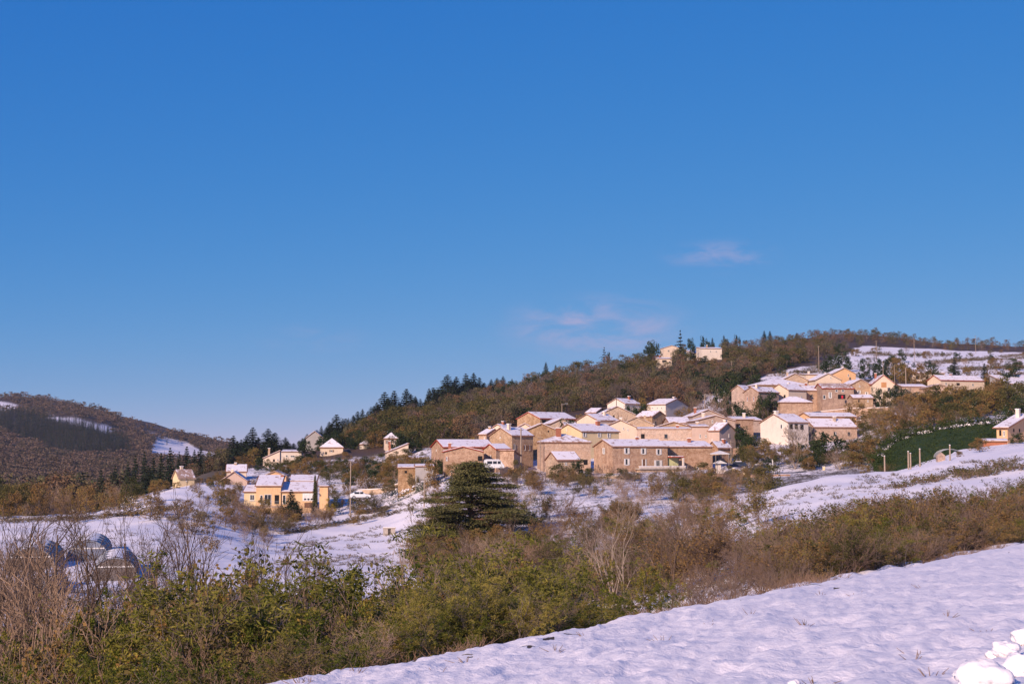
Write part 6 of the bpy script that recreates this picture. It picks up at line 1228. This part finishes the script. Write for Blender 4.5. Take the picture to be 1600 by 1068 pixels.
# dry weeds and stalks poking through snow at the field's edge
r=np.random.default_rng(77); P0=[];P1=[]
for i in range(2600):
    t=r.random()*1.15-.1; x=EX0+(EX1-EX0)*t; y=EY0+(EY1-EY0)*t; s=.1+abs(r.normal())*1.6; x+=ENX*s; y+=ENY*s; z=zts(x,y); 
    if vnoise(np.array([x*.5]),np.array([y*.5]),91)[0]<.45: continue
    for k in range(3): d=r.normal(size=3)*[.16,.16,.05]; P0.append((x,y,z-.02)); P1.append((x+d[0],y+d[1],z+.10+.22*r.random()))
for i in range(46):
    t=(300+1300*r.random()-800)/F; y=9+24*r.random(); x=t*y
    if edge_sd(x,y)>-.6: continue
    z=zts(x,y)
    for k in range(int(3+r.random()*9)): d=r.normal(size=3)*[.05,.05,.02]; P0.append((x+d[0],y+d[1],z-.02)); P1.append((x+d[0]*2.5,y+d[1]*2.5,z+.02+.07*r.random()))
tb=tubes(P0,P1,[.006]*len(P0),[.003]*len(P0)); me=fastmesh('dry_grass',tb[0],tb[1],None,[M['twig_pale']]); tag(link('dry_grass',me),'dry grass stalks poking through the snow along the field edge',kind='stuff')
# rough speckle of stubble and scrub across the snow slope at centre left
it=[]
TUF=p_bareshrub(700,.5,8,'twig_purple',lv=1,kids=(5,),split=None,rmin=.008,nleaf=70,leaf='leaf_olive',lsize=.10)
for poly,dx,dy in (([(420,850),(640,815),(660,880),(430,888)],5,4),([(1090,780),(1300,745),(1420,740),(1600,705),(1600,735),(1400,762),(1250,790),(1100,805)],11,5),([(1190,594),(1290,566),(1600,555),(1600,598),(1450,580),(1340,590)],6,3.6),([(560,760),(700,745),(690,790),(560,800)],8,6),([(0,835),(280,800),(330,850),(0,880)],15,10),([(440,712),(640,705),(700,740),(620,760),(440,745)],7,5),([(1320,640),(1480,640),(1440,690),(1340,690)],7,5),([(1050,780),(1280,830),(1290,900),(1050,950)],12,9)):
    for a,b in jgrid(rng,poly,dx,dy):
        h=hit(a,b,30)
        if h is None or fbm(np.array([h.x*.15]),np.array([h.y*.1]),2,55)[0]<.45: continue
        s=.14+.34*rng.random()**2; s*= 2.2 if h.y>380 else 1
        it.append((TUF,h,s,1.3))
for poly,dx,dy in (([(440,832),(520,818),(640,795),(640,799),(520,823),(440,837)],4,2.5),([(510,772),(600,760),(690,752),(690,757),(600,766),(510,778)],4,3),([(560,800),(640,785),(690,775),(690,779),(640,790),(560,805)],4,2.5),([(0,812),(150,806),(290,790),(290,795),(150,812),(0,818)],5,3),([(1350,551),(1485,553),(1485,558),(1350,556)],3,2.5),([(1440,567),(1600,553),(1600,557),(1445,571)],3,2.5),([(1480,562),(1600,560),(1600,562),(1480,565)],3,2),([(1500,575),(1600,572),(1600,577),(1500,580)],3.5,2.5),([(1185,592),(1290,568),(1340,575),(1260,590)],5,4),([(1240,549),(1345,546),(1345,552),(1240,556)],3,2.5),([(1395,760),(1600,716),(1600,722),(1395,768)],7,4),([(1500,742),(1600,728),(1600,734),(1500,750)],6,3)):
    for a,b in jgrid(rng,poly,dx,dy):
        h=hit(a,b,90)
        if h is not None and rng.random()<.8: s_=(.5+.9*rng.random())*(1.2 if h.y>380 else .6); it.append((TUF,h,s_,1.5))
merged('scrub','low dark tufts of scrub and stubble poking through the snow',it)
# ------------------------------------------------------------------ thin valley air
def haze():
    m,t=newmat('thin_air'); v=t.nodes.new('ShaderNodeVolumePrincipled'); o=t.nodes.new('ShaderNodeOutputMaterial')
    v.inputs['Color'].default_value=(.70,.78,.95,1); v.inputs['Density'].default_value=.00006; v.inputs['Anisotropy'].default_value=.2
    t.links.new(v.outputs[0],o.inputs['Volume']); b=MB(); b.box(-5200,8400,-420,3500,-75,190); h=b.build('haze',m); tag(h,'thin bluish air over the valley',kind='stuff')
haze()
